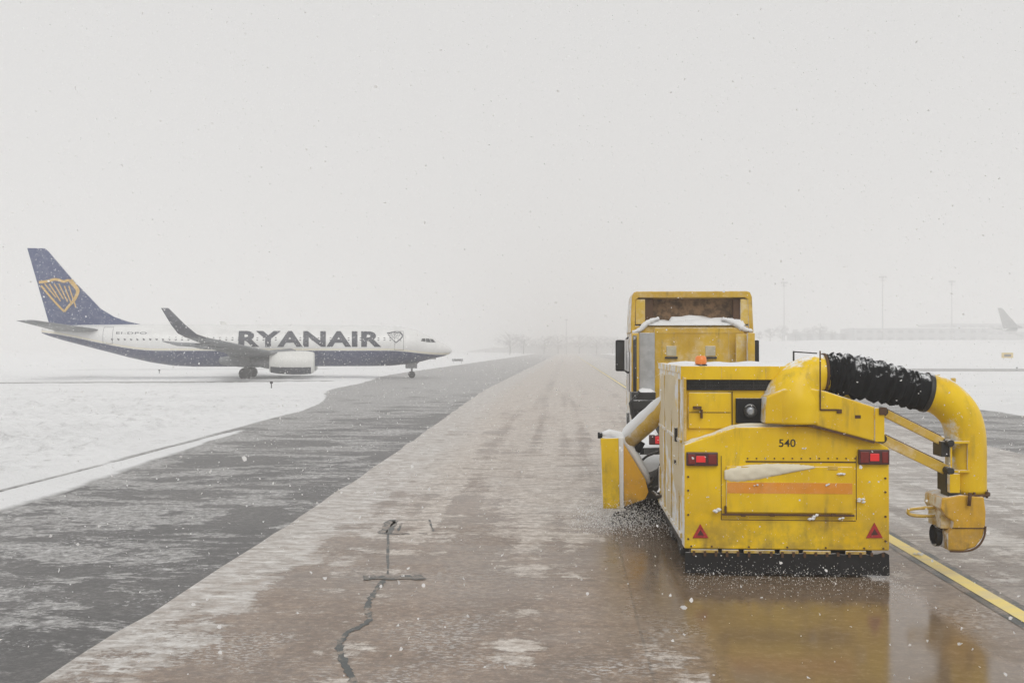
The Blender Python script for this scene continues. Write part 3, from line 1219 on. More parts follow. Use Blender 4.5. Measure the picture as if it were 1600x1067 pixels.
b.box(p.x, p2.x, YC - .018, YC - .003, p.z - .01, p.z + .01)
build_each(b, 'casing_fitting', M['rust'], sw, .004)

# elbow duct rising out of the casing
YT = 12.30
E = [(1240, 660), (1240, 640), (1241, 622), (1247, 606), (1258, 593), (1271, 585), (1289, 582)]
ev = spline([q(a, b_, YT) for a, b_ in E], 5)
rr = []
for i in range(len(ev)):
    t = i / (len(ev) - 1)
    rr.append(.385 - .155 * float(ss(np.array(t), .25, .95)))
b = MB()
b.tube(ev, rr, 32)
b.build('elbow_duct', M['yellow'], sw)
b = MB()
b.tube([q(1285, 582, YT), q(1289, 582, YT)], .245, 32)
b.build('duct_flange', M['rust'], sw, .004)
# corrugated hose
H = [(1288, 582), (1310, 584), (1345, 590), (1385, 599), (1420, 608), (1449, 613)]
hv = spline([q(a, b_, YT) for a, b_ in H], 34)
hr = []
for i in range(len(hv)):
    t = i / (len(hv) - 1)
    base = .232 + .035 * math.sin(math.pi * min(1, t * 1.35)) * (1 if t < .74 else .2)
    cuff = t < .03 or t > .86
    wob = .012 * mnoise.noise(Vector((i * .4, 2, 0)))
    hr.append(base + (0 if cuff else .019 * math.sin(t * 2 * math.pi * 12 + math.sin(t * 31)) + wob))
b = MB()
b.tube(hv, hr, 64)
ho = b.build('hose', M['hose'], sw)
# lumps in the wrinkled fabric hose
random.seed(9)
for v in ho.data.vertices:
    n_ = abs(mnoise.noise(v.co * 8)) * .03 + mnoise.noise(v.co * 17) * .009 + mnoise.noise(v.co * 34) * .003 - .012
    if v.co.x + ORG.x > q(1428, 600, YT).x:
        n_ *= .25
    v.co += v.normal * n_
b = MB()
b.tube([q(1443, 612, YT), q(1450, 613.5, YT)], .252, 32)
b.build('hose_clamp', M['darkmetal'], sw, .004)
# yellow down pipe
D = [(1448, 613), (1464, 617), (1483, 629), (1499, 648), (1507, 672), (1509, 700), (1509, 735), (1509, 768)]
dv = spline([q(a, b_, YT) for a, b_ in D], 6)
b = MB()
b.tube(dv, .238, 32)
b.build('down_pipe', M['yellow'], sw)
b = MB()
p = q(1509, 768, YT)
b.tube([(p.x, YT, p.z - .03), (p.x, YT, p.z)], .275, 32)
b.tube([(p.x, YT, p.z - .08), (p.x, YT, p.z - .031)], .20, 32)
for k in range(8):
    a = k * math.pi / 4
    b.cyl((p.x + .255 * math.cos(a), YT + .255 * math.sin(a), p.z - .05), (p.x + .255 * math.cos(a), YT + .255 * math.sin(a), p.z + .03), .015, seg=8)
b.build('pipe_flange', M['rust'], sw)
# lifting eye and snow on the bend
b = MB()
p = q(1466, 590, YT)
b.box(p.x - .02, p.x + .02, YT - .02, YT + .02, p.z - .04, p.z + .04)
p = q(1489, 594, YT)
b.box(p.x - .03, p.x + .03, YT - .02, YT + .02, p.z - .08, p.z + .03)
build_each(b, 'lifting_eye', M['yellow_frosted'], sw, .008)
b = MB()
b.tube([q(1452, 590, YT), q(1470, 592, YT), q(1490, 604, YT), q(1506, 623, YT), q(1513, 634, YT)], [.03, .055, .06, .05, .015], 10)
b.build('pipe_snow', M['snow'], sw)
# bracket frame on the pipe
b = MB()
for py in (691, 736):
    A, B = q(1483, py, 12.05), q(1515, py, 12.05)
    b.box(A.x, B.x, 12.03, 12.07, A.z - .015, A.z + .015)
for px in (1486, 1513):
    A, B = q(px, 736, 12.05), q(px, 691, 12.05)
    b.box(A.x - .012, A.x + .012, 12.04, 12.065, A.z + .016, B.z - .016)
A, B = q(1479, 768, 12.1), q(1495, 736, 12.1)
b.box(A.x, B.x, 12.0, 12.2, A.z, B.z - .02)
build_each(b, 'pipe_bracket', M['yellow'], sw, .006)
random.seed(31)
b = MB()
for k in range(300):
    a = random.uniform(0, 1)
    c_ = Vector((.75 + 1.1 * a, 15.35 + .5 * a, .22))
    b.bar(c_, c_ + Vector((random.uniform(-.10, .04), random.uniform(-.10, .05), -.20)), .007, .005, up=(0, 1, 0))
b.build('broom_bristles', M['black'], sw)
# hinges
b = MB()
for (a0, a1, b0, b1) in ((1465, 1480, 688, 712), (1472, 1484, 730, 766)):
    A, B = q(a0, b1, 12.2), q(a1, b0, 12.2)
    b.box(A.x, B.x, 12.08, 12.36, A.z, B.z)
for py in (690, 733):
    A = q(1476, py, 12.2)
    b.cyl((A.x, 12.0, A.z), (A.x, 12.42, A.z), .045, seg=14)
A = q(1478, 768, 12.2)
b.box(A.x - .03, A.x + .12, 12.05, 12.3, A.z - .04, A.z + .05)
build_each(b, 'hinge', M['darkmetal'], sw, .008)
# arms: two parallel links
for a, b_, wd in (((1376, 642), (1476, 692), .10), ((1374, 684), (1480, 735), .125)):
    b = MB()
    A, B = q(*a, 12.2), q(*b_, 12.2)
    b.bar(A, B, .09, wd, up=(0, 0, 1))
    li = b.build('link_arm', M['yellow_frosted'], sw, .008)
    b = MB()
    up = Vector((0, 0, wd * .55))
    b.tube([A + (B - A) * .08 + up, A + (B - A) * .5 + up, A + (B - A) * .94 + up], .014, 8)
    b.build('hydraulic_pipe', M['rust'], li)
    b = MB()
    b.cyl(A + Vector((0, -.12, 0)), A + Vector((0, .12, 0)), .055, seg=16)
    b.build('pivot_pin', M['darkmetal'], li)
# nozzle: box chute that turns to blow sideways
b = MB()
YN0, YN1 = 12.02, 12.58
NP = [(1472, 778), (1500, 773), (1538, 776), (1541, 800), (1540, 822), (1536, 840), (1524, 855), (1505, 861), (1481, 860), (1481, 834), (1488, 826), (1490, 815), (1477, 806), (1470, 794)]
b.prism(poly_px(NP, YN0), 'y', YN0, YN1)
b.build('nozzle', M['nozzle'], sw, .02)
b = MB()
pl = poly_px([(1470, 778), (1489, 778), (1489, 826), (1470, 826)], 12.1)
b.prism(pl, 'y', 12.10, 12.52)
b.build('nozzle_neck', M['yellow_frosted'], sw, .012)
b = MB()
A = q(1481, 843, YN0)
b.tube([(A.x + .05, 12.3, A.z + .0), (A.x - .04, 12.3, A.z + .0)], [.11, .13], 24, caps=False)
b.tube([(A.x - .02, 12.3, A.z), (A.x - .07, 12.3, A.z)], .135, 24, caps=False)
b.tube([(A.x + .02, 12.3, A.z), (A.x - .02, 12.3, A.z)], .10, 24)
b.build('nozzle_mouth', M['black'], sw)
b = MB()
A, B = q(1481, 862, YN0), q(1536, 838, YN0)
b.tube(spline([q(1484, 861, YN0 - .01), q(1508, 861, YN0 - .01), q(1526, 855, YN0 - .01), q(1537, 840, YN0 - .01), q(1540, 822, YN0 - .01)], 5), .012, 6)
b.tube([q(1488, 825, YN0 - .008), q(1538, 825, YN0 - .008)], .006, 6)
b.tube([q(1516, 770, YN0 - .04), q(1514, 790, YN0 - .04)], .022, 8)
build_each(b, 'nozzle_edging', M['rust'], sw)
# bumper loop at the left of the nozzle
b = MB()
b.tube(spline([q(1478, 792, 12.3), q(1445, 793, 12.3), q(1424, 795, 12.3), q(1418, 799, 12.3), q(1424, 804, 12.3), q(1445, 806, 12.3), q(1478, 803, 12.3)], 6), .022, 10)
b.build('guard_loop', M['yellow_frosted'], sw)

# snow-coated feed pipe from the housing down to the broom
b = MB()
pa, pb = q(1048, 628, 15.0), q(978, 692, 15.6)
b.tube([pa, pa.lerp(pb, .5), pb], [.155, .15, .135], 24)
b.build('air_duct', M['yellow_frosted'], sw)
b = MB()
pc = [pa.lerp(pb, k / 8) + Vector((-.05, -.02, .08)) for k in range(9)]
b.tube(pc, [.05, .10, .115, .11, .12, .115, .12, .11, .05], 12)
o = b.build('duct_snow', M['snow'], sw)
b = MB()
b.tube([q(1003, 690, 15.5), q(995, 705, 15.5)], .06, 12)
b.tube([q(976, 688, 15.6), q(974, 694, 15.6)], .15, 20)
build_each(b, 'duct_joint', M['black'], sw)
# broom hood and its end plate
YB = 15.4
b = MB()
b.prism(poly_px([(938, 684), (966, 683), (968, 793), (942, 793)], YB), 'y', YB - .10, YB + .35)
b.build('hood_end', M['yellow'], sw, .012)
b = MB()
b.prism(poly_px([(973, 690), (1008, 748), (1013, 768), (1008, 779), (975, 791)], YB), 'y', YB - .03, YB + .02)
b.build('hood_plate', M['hood_plate'], sw, .006)
b = MB()
A, B = q(966, 792, YB), q(974, 683, YB)
b.box(A.x, B.x, YB - .06, YB + .1, A.z, B.z)
b.build('frost_strip', M['snow'], sw, .006)
b = MB()
b.tube([q(934, 680, YB), q(941, 680, YB)], .05, 12)
b.tube([q(975, 793, YB - .04), q(1010, 781, YB - .04)], .016, 8)
build_each(b, 'hood_fitting', M['black'], sw)
# snow lying on the plate's sloping edge and on the hood
b = MB()
b.tube([q(938, 679, YB), q(952, 676, YB), q(968, 680, YB + .1), q(990, 708, YB + .1), q(1008, 738, YB + .1), q(1016, 760, YB + .1)], [.03, .06, .07, .075, .06, .02], 10)
b.build('hood_snow', M['snow'], sw)
bl = Vector((1.05, 16.15, .47))
br = Vector((4.5, 17.35, .47))
b = MB()
ax = (br - bl).normalized()
pp = [bl + (br - bl) * (k / 60) for k in range(61)]
b.tube(pp, [.40 + (.035 if k % 2 else 0) for k in range(61)], 30)
bo = b.build('broom', M['black'], sw)
b = MB()
b.tube([bl - ax * .05, br + ax * .05], .12, 16)
b.build('broom_core', M['darkmetal'], bo)
# hood over the broom
b = MB()
side = Vector((-ax.y, ax.x, 0))
ring0, ring1, ring2, ring3 = [], [], [], []
arc = [R(a) for a in range(-10, 191, 20)]
def hoodpt(c, a, r):
    return c + side * (math.cos(a) * r) + Vector((0, 0, math.sin(a) * r * .92))
b.loft([[hoodpt(bl, a, .56) for a in arc] + [hoodpt(bl, a, .53) for a in arc[::-1]], [hoodpt(br, a, .56) for a in arc] + [hoodpt(br, a, .53) for a in arc[::-1]]], smooth=False)
b.build('broom_hood', M['chassis'], sw)
b = MB()
rings = []
for k in range(25):
    c = bl.lerp(br, .01 + .98 * k / 24)
    t_ = .05 + .03 * mnoise.noise(c * 3)
    rings.append([hoodpt(c, R(a), .565 + t_ * max(0, 1 - abs(a - 95) / 46) ** .5 - (.0)) for a in range(50, 141, 15)])
b.loft(rings, closed=False, caps=False)
b.build('hood_cover_snow', M['snow'], sw)
# hydraulic hoses, bracket and valve block between broom hood and housing
b = MB()
b.tube(spline([q(1046, 700, 14.9), q(1034, 722, 15.1), q(1022, 748, 15.2), q(1012, 760, 15.5)], 5), .022, 8)
b.tube(spline([q(1050, 690, 14.9), q(1030, 705, 15.2), q(1012, 712, 15.4), q(1000, 722, 15.6)], 5), .02, 8)
b.tube(spline([q(1052, 745, 14.7), q(1040, 770, 14.8), q(1030, 775, 15.0), q(1020, 768, 15.3)], 5), .025, 8)
build_each(b, 'hydraulic_hose', M['darkmetal'], sw)
b = MB()
A, B = q(1030, 770, 15.0), q(1046, 728, 15.0)
b.box(A.x, B.x, 14.95, 15.10, A.z, B.z)
b.build('valve_block', M['yellow_frosted'], sw, .015)
b = MB()
b.bar(q(1016, 742, 15.3), q(1060, 722, 15.0), .06, .09)
b.build('broom_bracket', M['chassis'], sw, .01)
# drawbar and wheels under the housing
b = MB()
b.box(2.45, 2.95, 15.7, 18.3, .98, 1.15)
b.box(1.6, 3.8, 15.7, 16.0, 1.15, 1.3)
build_each(b, 'drawbar', M['chassis'], sw, .02)


def wheel(x, y, r, wd, parent, name='wheel', face=-1):
    b = MB()
    s = [(-.5, .80), (-.5, .93), (-.38, 1.0), (.38, 1.0), (.5, .93), (.5, .80)]
    rings = [[(x + wd * a, y + r * rr_ * math.cos(t), r + r * rr_ * math.sin(t)) for t in [2 * math.pi * k / 36 for k in range(36)]] for a, rr_ in s]
    b.loft(rings, caps=False)
    rings = [[(x + wd * a, y + r * rr_ * math.cos(t), r + r * rr_ * math.sin(t)) for t in [2 * math.pi * k / 36 for k in range(36)]] for a, rr_ in [(-.5, .8), (-.2, .6), (.2, .6), (.5, .8)]]
    b.loft(rings, caps=False)
    wo = b.build(name, M['tyre'], parent)
    b = MB()
    rings = [[(x + wd * a, y + r * rr_ * math.cos(t), r + r * rr_ * math.sin(t)) for t in [2 * math.pi * k / 24 for k in range(24)]] for a, rr_ in [(face * .40, .62), (face * .18, .5), (face * .18, .25), (face * .42, .2), (face * .42, .02)]]
    b.loft(rings)
    for k in range(8):
        t = k * math.pi / 4
        c = Vector((x + wd * face * .18, y + r * .38 * math.cos(t), r + r * .38 * math.sin(t)))
        b.cyl(c, c + Vector((face * .05, 0, 0)), .018, seg=6)
    b.build('rim', M['rim'], wo)
    return wo


for y in (13.2, 14.3):
    wheel(BX0 + .22, y, .40, .28, sw)
    wheel(BX1 - .22, y, .40, .28, sw, face=1)

# ------------------------------------------------------------------ TRUCK
ORG = Vector((2.55, 19.8, 0))
tk = thing('snow_truck', 'yellow truck with hollow roof fairing and snowy cab roof ahead of the sweeper', 'truck', ORG)
YK = 19.56
CX0, CX1 = 1.32, 3.80


def k_(px, py, Y=YK):
    return at(px, py, Y)


xl, xr = k_(1022, 500).x, k_(1163, 500).x
b = MB()
zroof = k_(1090, 508).z
b.prism([(19.60, .95), (21.75, .75), (21.95, 1.1), (21.98, 1.75), (21.72, 2.9), (21.5, zroof), (19.60, zroof)], 'x', CX0 + .03, CX1 - .03)
cabo = b.build('cab', M['yellow_truck'], tk, .05)
# raised pressed panel of the rear wall
b = MB()
b.box(xl, xr, 19.55, 19.60, 1.6, zroof - .05)
b.build('rear_wall', M['yellow_truck'], tk, .02)
b = MB()
for px in (1049, 1110):
    A = k_(px, 556, 19.55)
    b.box(A.x - .10, A.x + .10, 19.535, 19.55, A.z, A.z + .20)
build_each(b, 'rear_window', M['frostpane'], tk, .01)
b = MB()
for px in (1049, 1110):
    A = k_(px, 557, 19.52)
    b.box(A.x - .125, A.x + .125, 19.50, 19.55, A.z - .045, A.z - .002)
build_each(b, 'window_sill', M['darkmetal'], tk, .005)
b = MB()
A = k_(1138, 0, 19.54)
b.box(A.x - .01, A.x + .01, 19.535, 19.55, 2.3, zroof - .1)
b.box(xl + .05, xr - .05, 19.538, 19.55, zroof - .16, zroof - .14)
build_each(b, 'wall_rib', M['yellow_frosted'], tk)
# windscreen and side windows
b = MB()
n_ = Vector((0, 1.15, .24)).normalized()
b.add([(CX0 + .15, 21.965, 1.9), (CX1 - .15, 21.965, 1.9), (CX1 - .2, 21.745, 2.85), (CX0 + .2, 21.745, 2.85)], [(0, 1, 2, 3)])
b.build('windscreen', M['glass'], tk)
for x in (CX0 + .022, CX1 - .022):
    b = MB()
    b.box(x - .005, x + .005, 20.6, 21.45, 1.9, 2.75)
    b.build('side_window', M['glass'], tk)
# side fairings: narrow posts down the cab's rear corners with a pale inner panel
for side_ in (-1, 1):
    b = MB()
    if side_ < 0:
        A, B = k_(986, 640, 19.2), k_(998, 520, 19.2)
        b.box(A.x, B.x, 19.15, 19.30, A.z, B.z)
    else:
        A, B = k_(1168, 640, 19.2), k_(1179, 520, 19.2)
        b.box(A.x, B.x, 19.15, 19.30, A.z, B.z)
    b.build('corner_post', M['yellow_truck'], tk, .02)
b = MB()
A, B = k_(999, 612, 19.4), k_(1023, 520, 19.4)
b.box(A.x, B.x, 19.38, 19.42, A.z, B.z)
b.build('side_panel', M['greyglass'], tk, .01)
b = MB()
A, B = k_(1150, 612, 19.4), k_(1167, 522, 19.4)
b.box(A.x, B.x, 19.38, 19.42, A.z, B.z)
b.build('side_panel', M['yellow_frosted'], tk, .01)
b = MB()
A, B = k_(992, 640, 19.12), k_(992, 524, 19.12)
b.tube([A, B], .035, 10)
A, B = k_(1000, 640, 19.12), k_(1000, 610, 19.12)
b.tube([A, B], .05, 10)
build_each(b, 'exhaust_pipe', M['darkmetal'], tk)
# roof fairing: hollow shell open to the rear
zt_ = k_(1080, 455).z
FX0, FX1 = k_(987, 460).x, k_(1175, 460).x
b = MB()
outer = [(FX0 - .03, zroof - .15), (FX0, zt_ - .12), (FX0 + .04, zt_ - .02), (FX0 + .1, zt_), (FX1 - .1, zt_), (FX1 - .04, zt_ - .02), (FX1, zt_ - .12), (FX1 + .03, zroof - .15)]
inner = [(FX1 - .06, zroof - .15), (FX1 - .08, zt_ - .17), (FX1 - .14, zt_ - .13), (FX0 + .14, zt_ - .13), (FX0 + .08, zt_ - .17), (FX0 + .06, zroof - .15)]
def ringf(y, zs, inset):
    cxm = (FX0 + FX1) / 2
    return [(cxm + (x - cxm) * inset, y, zroof - .15 + (z - (zroof - .15)) * zs) for x, z in outer + inner]
b.loft([ringf(19.56, 1, 1), ringf(20.5, .98, 1), ringf(21.2, .72, .98), ringf(21.55, .35, .96)], smooth=False)
b.build('roof_fairing', M['yellow_truck'], tk, .015)
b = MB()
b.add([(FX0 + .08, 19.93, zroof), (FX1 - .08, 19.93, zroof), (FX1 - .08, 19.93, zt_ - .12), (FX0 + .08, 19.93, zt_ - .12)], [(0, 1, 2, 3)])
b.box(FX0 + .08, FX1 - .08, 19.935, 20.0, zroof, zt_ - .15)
b.build('fairing_bulkhead', M['chassis2'] if 'chassis2' in M else plain('brown_mottled_liner', (0.34, 0.21, 0.11), .8, var=.7, scale=9, frost=.45), tk)  # liner of its own mottled brown, partly frosted
for (a0, a1) in ((1002, 1020), (1145, 1160)):
    b = MB()
    A, B = k_(a0, 495, 19.7), k_(a1, 470, 19.7)
    b.box(A.x, B.x, 19.66, 19.78, zroof - .02, zt_ - .14)
    b.build('fairing_stay', M['rust'], tk, .01)
for (a0, a1, lab) in ((993, 1008, 0), (1157, 1171, 1)):
    b = MB()
    A, B = k_(a0, 505, 19.6), k_(a1, 470, 19.6)
    b.box(A.x, B.x, 19.59, 19.65, zroof + .02, zt_ - .16)
    b.build('fairing_gusset', M['yellow_frosted'], tk, .01)
snow_slab(k_(1012, 0).x, k_(1165, 0).x, 19.54, 19.93, zroof + .002, .13, 4, sx=.06).build('cab_roof_snow', M['snow'], tk)
snow_slab(k_(1046, 0).x, k_(1132, 0).x, 19.62, 19.92, zroof + .08, .12, 6, sx=.05).build('cab_roof_drift', M['snow'], tk)
# snow clinging below the fairing corners
b = MB()
b.tube(spline([k_(1030, 497), k_(1018, 501), k_(1008, 507), k_(1000, 515), k_(988, 519)], 6), [.02 + .035 * math.sin(math.pi * (i + 1) / 26) + .02 * mnoise.noise(Vector((i * .6, 0, 0))) for i in range(25)], 12)
b.tube(spline([k_(1128, 498), k_(1140, 501), k_(1152, 507), k_(1163, 514), k_(1176, 517)], 6), [.02 + .045 * math.sin(math.pi * (i + 1) / 26) + .03 * mnoise.noise(Vector((i * .6, 5, 0))) for i in range(25)], 12)
build_each(b, 'corner_snow', M['snow'], tk)
# mirror, on an arm forward on the left
for px0, px1, s_ in ((962, 978, -1),):
    Ym = 20.9
    A, B = at(962, 580, Ym), at(979, 531, Ym)
    b = MB()
    b.box(A.x, B.x, Ym, Ym + .12, A.z, B.z)
    mo = b.build('mirror', M['black'], tk, .03)
    b = MB()
    b.box(A.x + .03, B.x - .06, Ym - .006, Ym - .0005, A.z + .05, B.z - .05)
    b.build('mirror_glass', M['glass'], mo)
    b = MB()
    b.box(B.x - .045, B.x + .01, Ym - .03, Ym + .1, A.z + .02, B.z + .02)
    b.build('mirror_snow', M['snow'], mo, .02)
    b = MB()
    b.tube([(B.x - .02, Ym + .06, B.z), (CX0 + .05, Ym + .1, B.z + .08)], .02, 8)
    b.tube([(B.x - .02, Ym + .06, A.z), (CX0 + .05, Ym + .1, A.z - .05)], .02, 8)
    build_each(b, 'mirror_arm', M['darkmetal'], mo)
b = MB()
b.box(CX1 + .12, CX1 + .34, 20.9, 21.02, 2.3, 3.0)
b.build('mirror', M['black'], tk, .03)
# chassis, tank, mudguards, lights, wheels
b = MB()
b.box(2.15, 2.27, 17.95, 21.6, .8, 1.02)
b.box(2.85, 2.97, 17.95, 21.6, .8, 1.02)
b.box(1.45, 3.65, 17.95, 18.05, .78, .98)
b.box(1.5, 3.6, 19.1, 19.5, 1.0, 1.5)
b.build('chassis', M['chassis'], tk, .01)
b = MB()
A, B = k_(986, 650, 19.1), k_(1030, 612, 19.1)
b.box(A.x, 1.75, 18.95, 19.5, A.z, B.z)
A2, B2 = k_(988, 640, 18.9), k_(1035, 625, 18.9)
b.box(A2.x, B2.x, 18.85, 18.95, A2.z, B2.z)
b.tube([k_(990, 655, 18.9), k_(985, 630, 18.9), k_(1000, 612, 18.9)], .04, 8)
build_each(b, 'battery_box', M['darkmetal'], tk, .02)
snow_slab(1.4, 1.75, 18.95, 19.5, B.z, .07, 9).build('box_snow', M['snow'], tk)
for sx_, f_ in ((1.36, -1), (3.34, 1)):
    b = MB()
    arcp = [(18.85 + .62 * math.cos(R(a)), .55 + .62 * math.sin(R(a))) for a in range(0, 181, 18)]
    arcq = [(18.85 + .58 * math.cos(R(a)), .55 + .58 * math.sin(R(a))) for a in range(180, -1, -18)]
    b.prism(arcp + arcq, 'x', sx_, sx_ + .42)
    mg = b.build('mudguard', M['black'], tk)
    b = MB()
    rings = []
    for a in range(30, 171, 14):
        t_ = .03 + .07 * math.sin(R((a - 30) * 180 / 140))
        rings.append([(sx_ + .01, 18.85 + .625 * math.cos(R(a)), .55 + .625 * math.sin(R(a))), (sx_ + .06, 18.85 + (.625 + t_) * math.cos(R(a)), .55 + (.625 + t_) * math.sin(R(a))), (sx_ + .36, 18.85 + (.625 + t_) * math.cos(R(a)), .55 + (.625 + t_) * math.sin(R(a))), (sx_ + .41, 18.85 + .625 * math.cos(R(a)), .55 + .625 * math.sin(R(a)))])
    b.loft(rings, closed=False, caps=False)
    b.build('mudguard_snow', M['snow'], mg)
    b = MB()
    b.box(sx_ + .02, sx_ + .4, 18.2, 18.22, .2, .95)
    b.build('mud_flap', M['black'], tk)
    wheel(sx_ + .21, 18.85, .52, .36, tk, face=f_)
    wheel(sx_ + .16 if f_ < 0 else sx_ + .26, 21.2, .52, .30, tk, face=f_)
for px, py in ((1031, 687), (None, None)):
    if px:
        A = at(px, py, 17.9)
        x_, z_ = A.x, A.z
    else:
        x_ = 3.4
    b = MB()
    b.box(x_ - .2, x_ + .16, 17.86, 17.94, z_ - .09, z_ + .09)
    tl = b.build('tail_light', M['housing'], tk, .01)
    b = MB()
    b.box(x_ - .09, x_ + .1, 17.84, 17.859, z_ - .07, z_ + .07)
    b.build('lit_lens', M['redlit'], tl, .01)
b = MB()
b.box(CX0 + .05, CX1 - .05, 21.9, 22.1, .4, .85)
b.build('bumper', M['yellow_truck'], tk, .04)
for x_ in (1.7, 3.42):
    b = MB()
    b.cyl((x_, 22.08, .62), (x_, 22.12, .62), .11)
    b.build('headlight', M['lampglass'], tk)
b = MB()
p = at(984, 660, 18.3)
b.tube([at(981, 645, 18.3), at(982, 675, 18.3)], .03, 8)
b.build('marker_rod', M['chassis'], tk)

# ------------------------------------------------------------------ AIRLINER
ORG = Vector((0, 0, 0))


def livery_mat():
    m = NT('airliner_fuselage_paint')
    T = m.tc.outputs['Object']
    X, Y, Z = m.xyz(T)
    s = m.math('MULTIPLY', X, -1.0)
    zb = m.math('ADD', 2.68, m.math('ADD', m.step(s, 27.5, 39.5, 0, 1.75), m.step(s, 6.5, 1.0, 0, -.42)))
    navy = m.step(m.math('SUBTRACT', zb, Z), -.015, .015)
    P = m.geo.outputs['Position']
    nz = m.noise(P, .7, detail=6, rough=.7)
    nf = m.noise(P, 3.5, detail=4, rough=.7, off=(3, 0, 0))
    navyc = m.mix(m.step(nf, .45, .7, 0, .30), (0.014, 0.026, 0.095), (.30, .32, .37))
    whitec = m.mix(m.step(nz, .35, .7), (.76, .76, .75), (.68, .68, .67))
    c = m.mix(navy, whitec, navyc)
    stripe = m.math('MULTIPLY', m.step(m.math('SUBTRACT', Z, zb), .02, .05), m.step(m.math('SUBTRACT', Z, zb), .24, .18))
    c = m.mix(m.math('MULTIPLY', stripe, .55), c, (.80, .72, .50))
    m.set(c, .35, coat=.3)
    return m.m


M['livery'] = livery_mat()
M['navy'] = None
mm = NT('navy_fin_paint')
nf = mm.noise(mm.geo.outputs['Position'], 2.2, detail=5, rough=.75)
mm.set(mm.mix(mm.step(nf, .45, .72, 0, .35), (0.012, 0.036, 0.145), (.30, .32, .40)), .4)
M['navy'] = mm.m
M['navytext'] = plain('navy_lettering', (0.030, 0.036, 0.060), .45, var=.4, scale=4)
M['gold'] = plain('gold_emblem', (0.72, 0.46, 0.12), .45, var=.2)
M['wing'] = plain('wing_grey', (0.24, 0.25, 0.265), .45, var=.3, scale=1.0)
M['winglet'] = plain('winglet_dark', (0.07, 0.075, 0.10), .45, var=.4, scale=3.0)
M['nacelle'] = plain('nacelle_white', (0.74, 0.74, 0.71), .4, var=.1)
M['greymetal'] = plain('grey_metal', (0.22, 0.22, 0.23), .45, .4)
M['plane_white'] = plain('faded_white_paint', (0.70, 0.70, 0.70), .45, var=.1)
M['plane_grey'] = plain('far_fin_grey', (0.30, 0.31, 0.31), .5)

ST = [(0.0, 2.66, .03, .03), (.12, 2.67, .20, .2), (.35, 2.70, .38, .38), (.8, 2.77, .62, .64), (1.4, 2.86, .85, .90), (2.1, 2.95, 1.08, 1.18), (2.8, 3.04, 1.36, 1.40), (3.6, 3.12, 1.62, 1.58),
      (4.6, 3.16, 1.82, 1.73), (6.0, 3.17, 1.96, 1.85), (8.0, 3.17, 2.0, 1.88), (13, 3.17, 2.0, 1.88), (18, 3.17, 2.0, 1.88), (24.5, 3.17, 2.0, 1.88), (26.5, 3.22, 1.95, 1.86), (28.5, 3.38, 1.79, 1.78),
      (30.5, 3.62, 1.55, 1.62), (32.5, 3.88, 1.26, 1.38), (34.5, 4.13, .97, 1.06), (36.2, 4.33, .70, .74), (37.4, 4.46, .45, .44), (38.1, 4.52, .22, .2)]


def stat(s):
    if s <= ST[0][0]:
        return ST[0][1:]
    for a, b in zip(ST, ST[1:]):
        if a[0] <= s <= b[0]:
            t = (s - a[0]) / (b[0] - a[0])
            return tuple(a[i] * (1 - t) + b[i] * t for i in (1, 2, 3))
    return ST[-1][1:]


def side_y(s, z):
    """half width of the fuselage skin at station s and height z"""
    zc, hh, hw = stat(s)
    u = max(-1, min(1, (z - zc) / hh))
    return hw * math.sqrt(max(0, 1 - u * u))


def airfoil(le, te, thick, up=(0, 0, 1)):
    """closed ring of 12 points from leading edge to trailing edge and back"""
    le, te, up = Vector(le), Vector(te), Vector(up)
    c = te - le
    xs = [0, .03, .12, .3, .55, .8, 1.0]
    th = [0, .35, .75, 1.0, .8, .4, .04]
    top = [le + c * x + up * (thick / 2 * t) for x, t in zip(xs, th)]
    bot = [le + c * x - up * (thick / 2 * t) for x, t in zip(xs, th)][1:][::-1]
    return top + bot


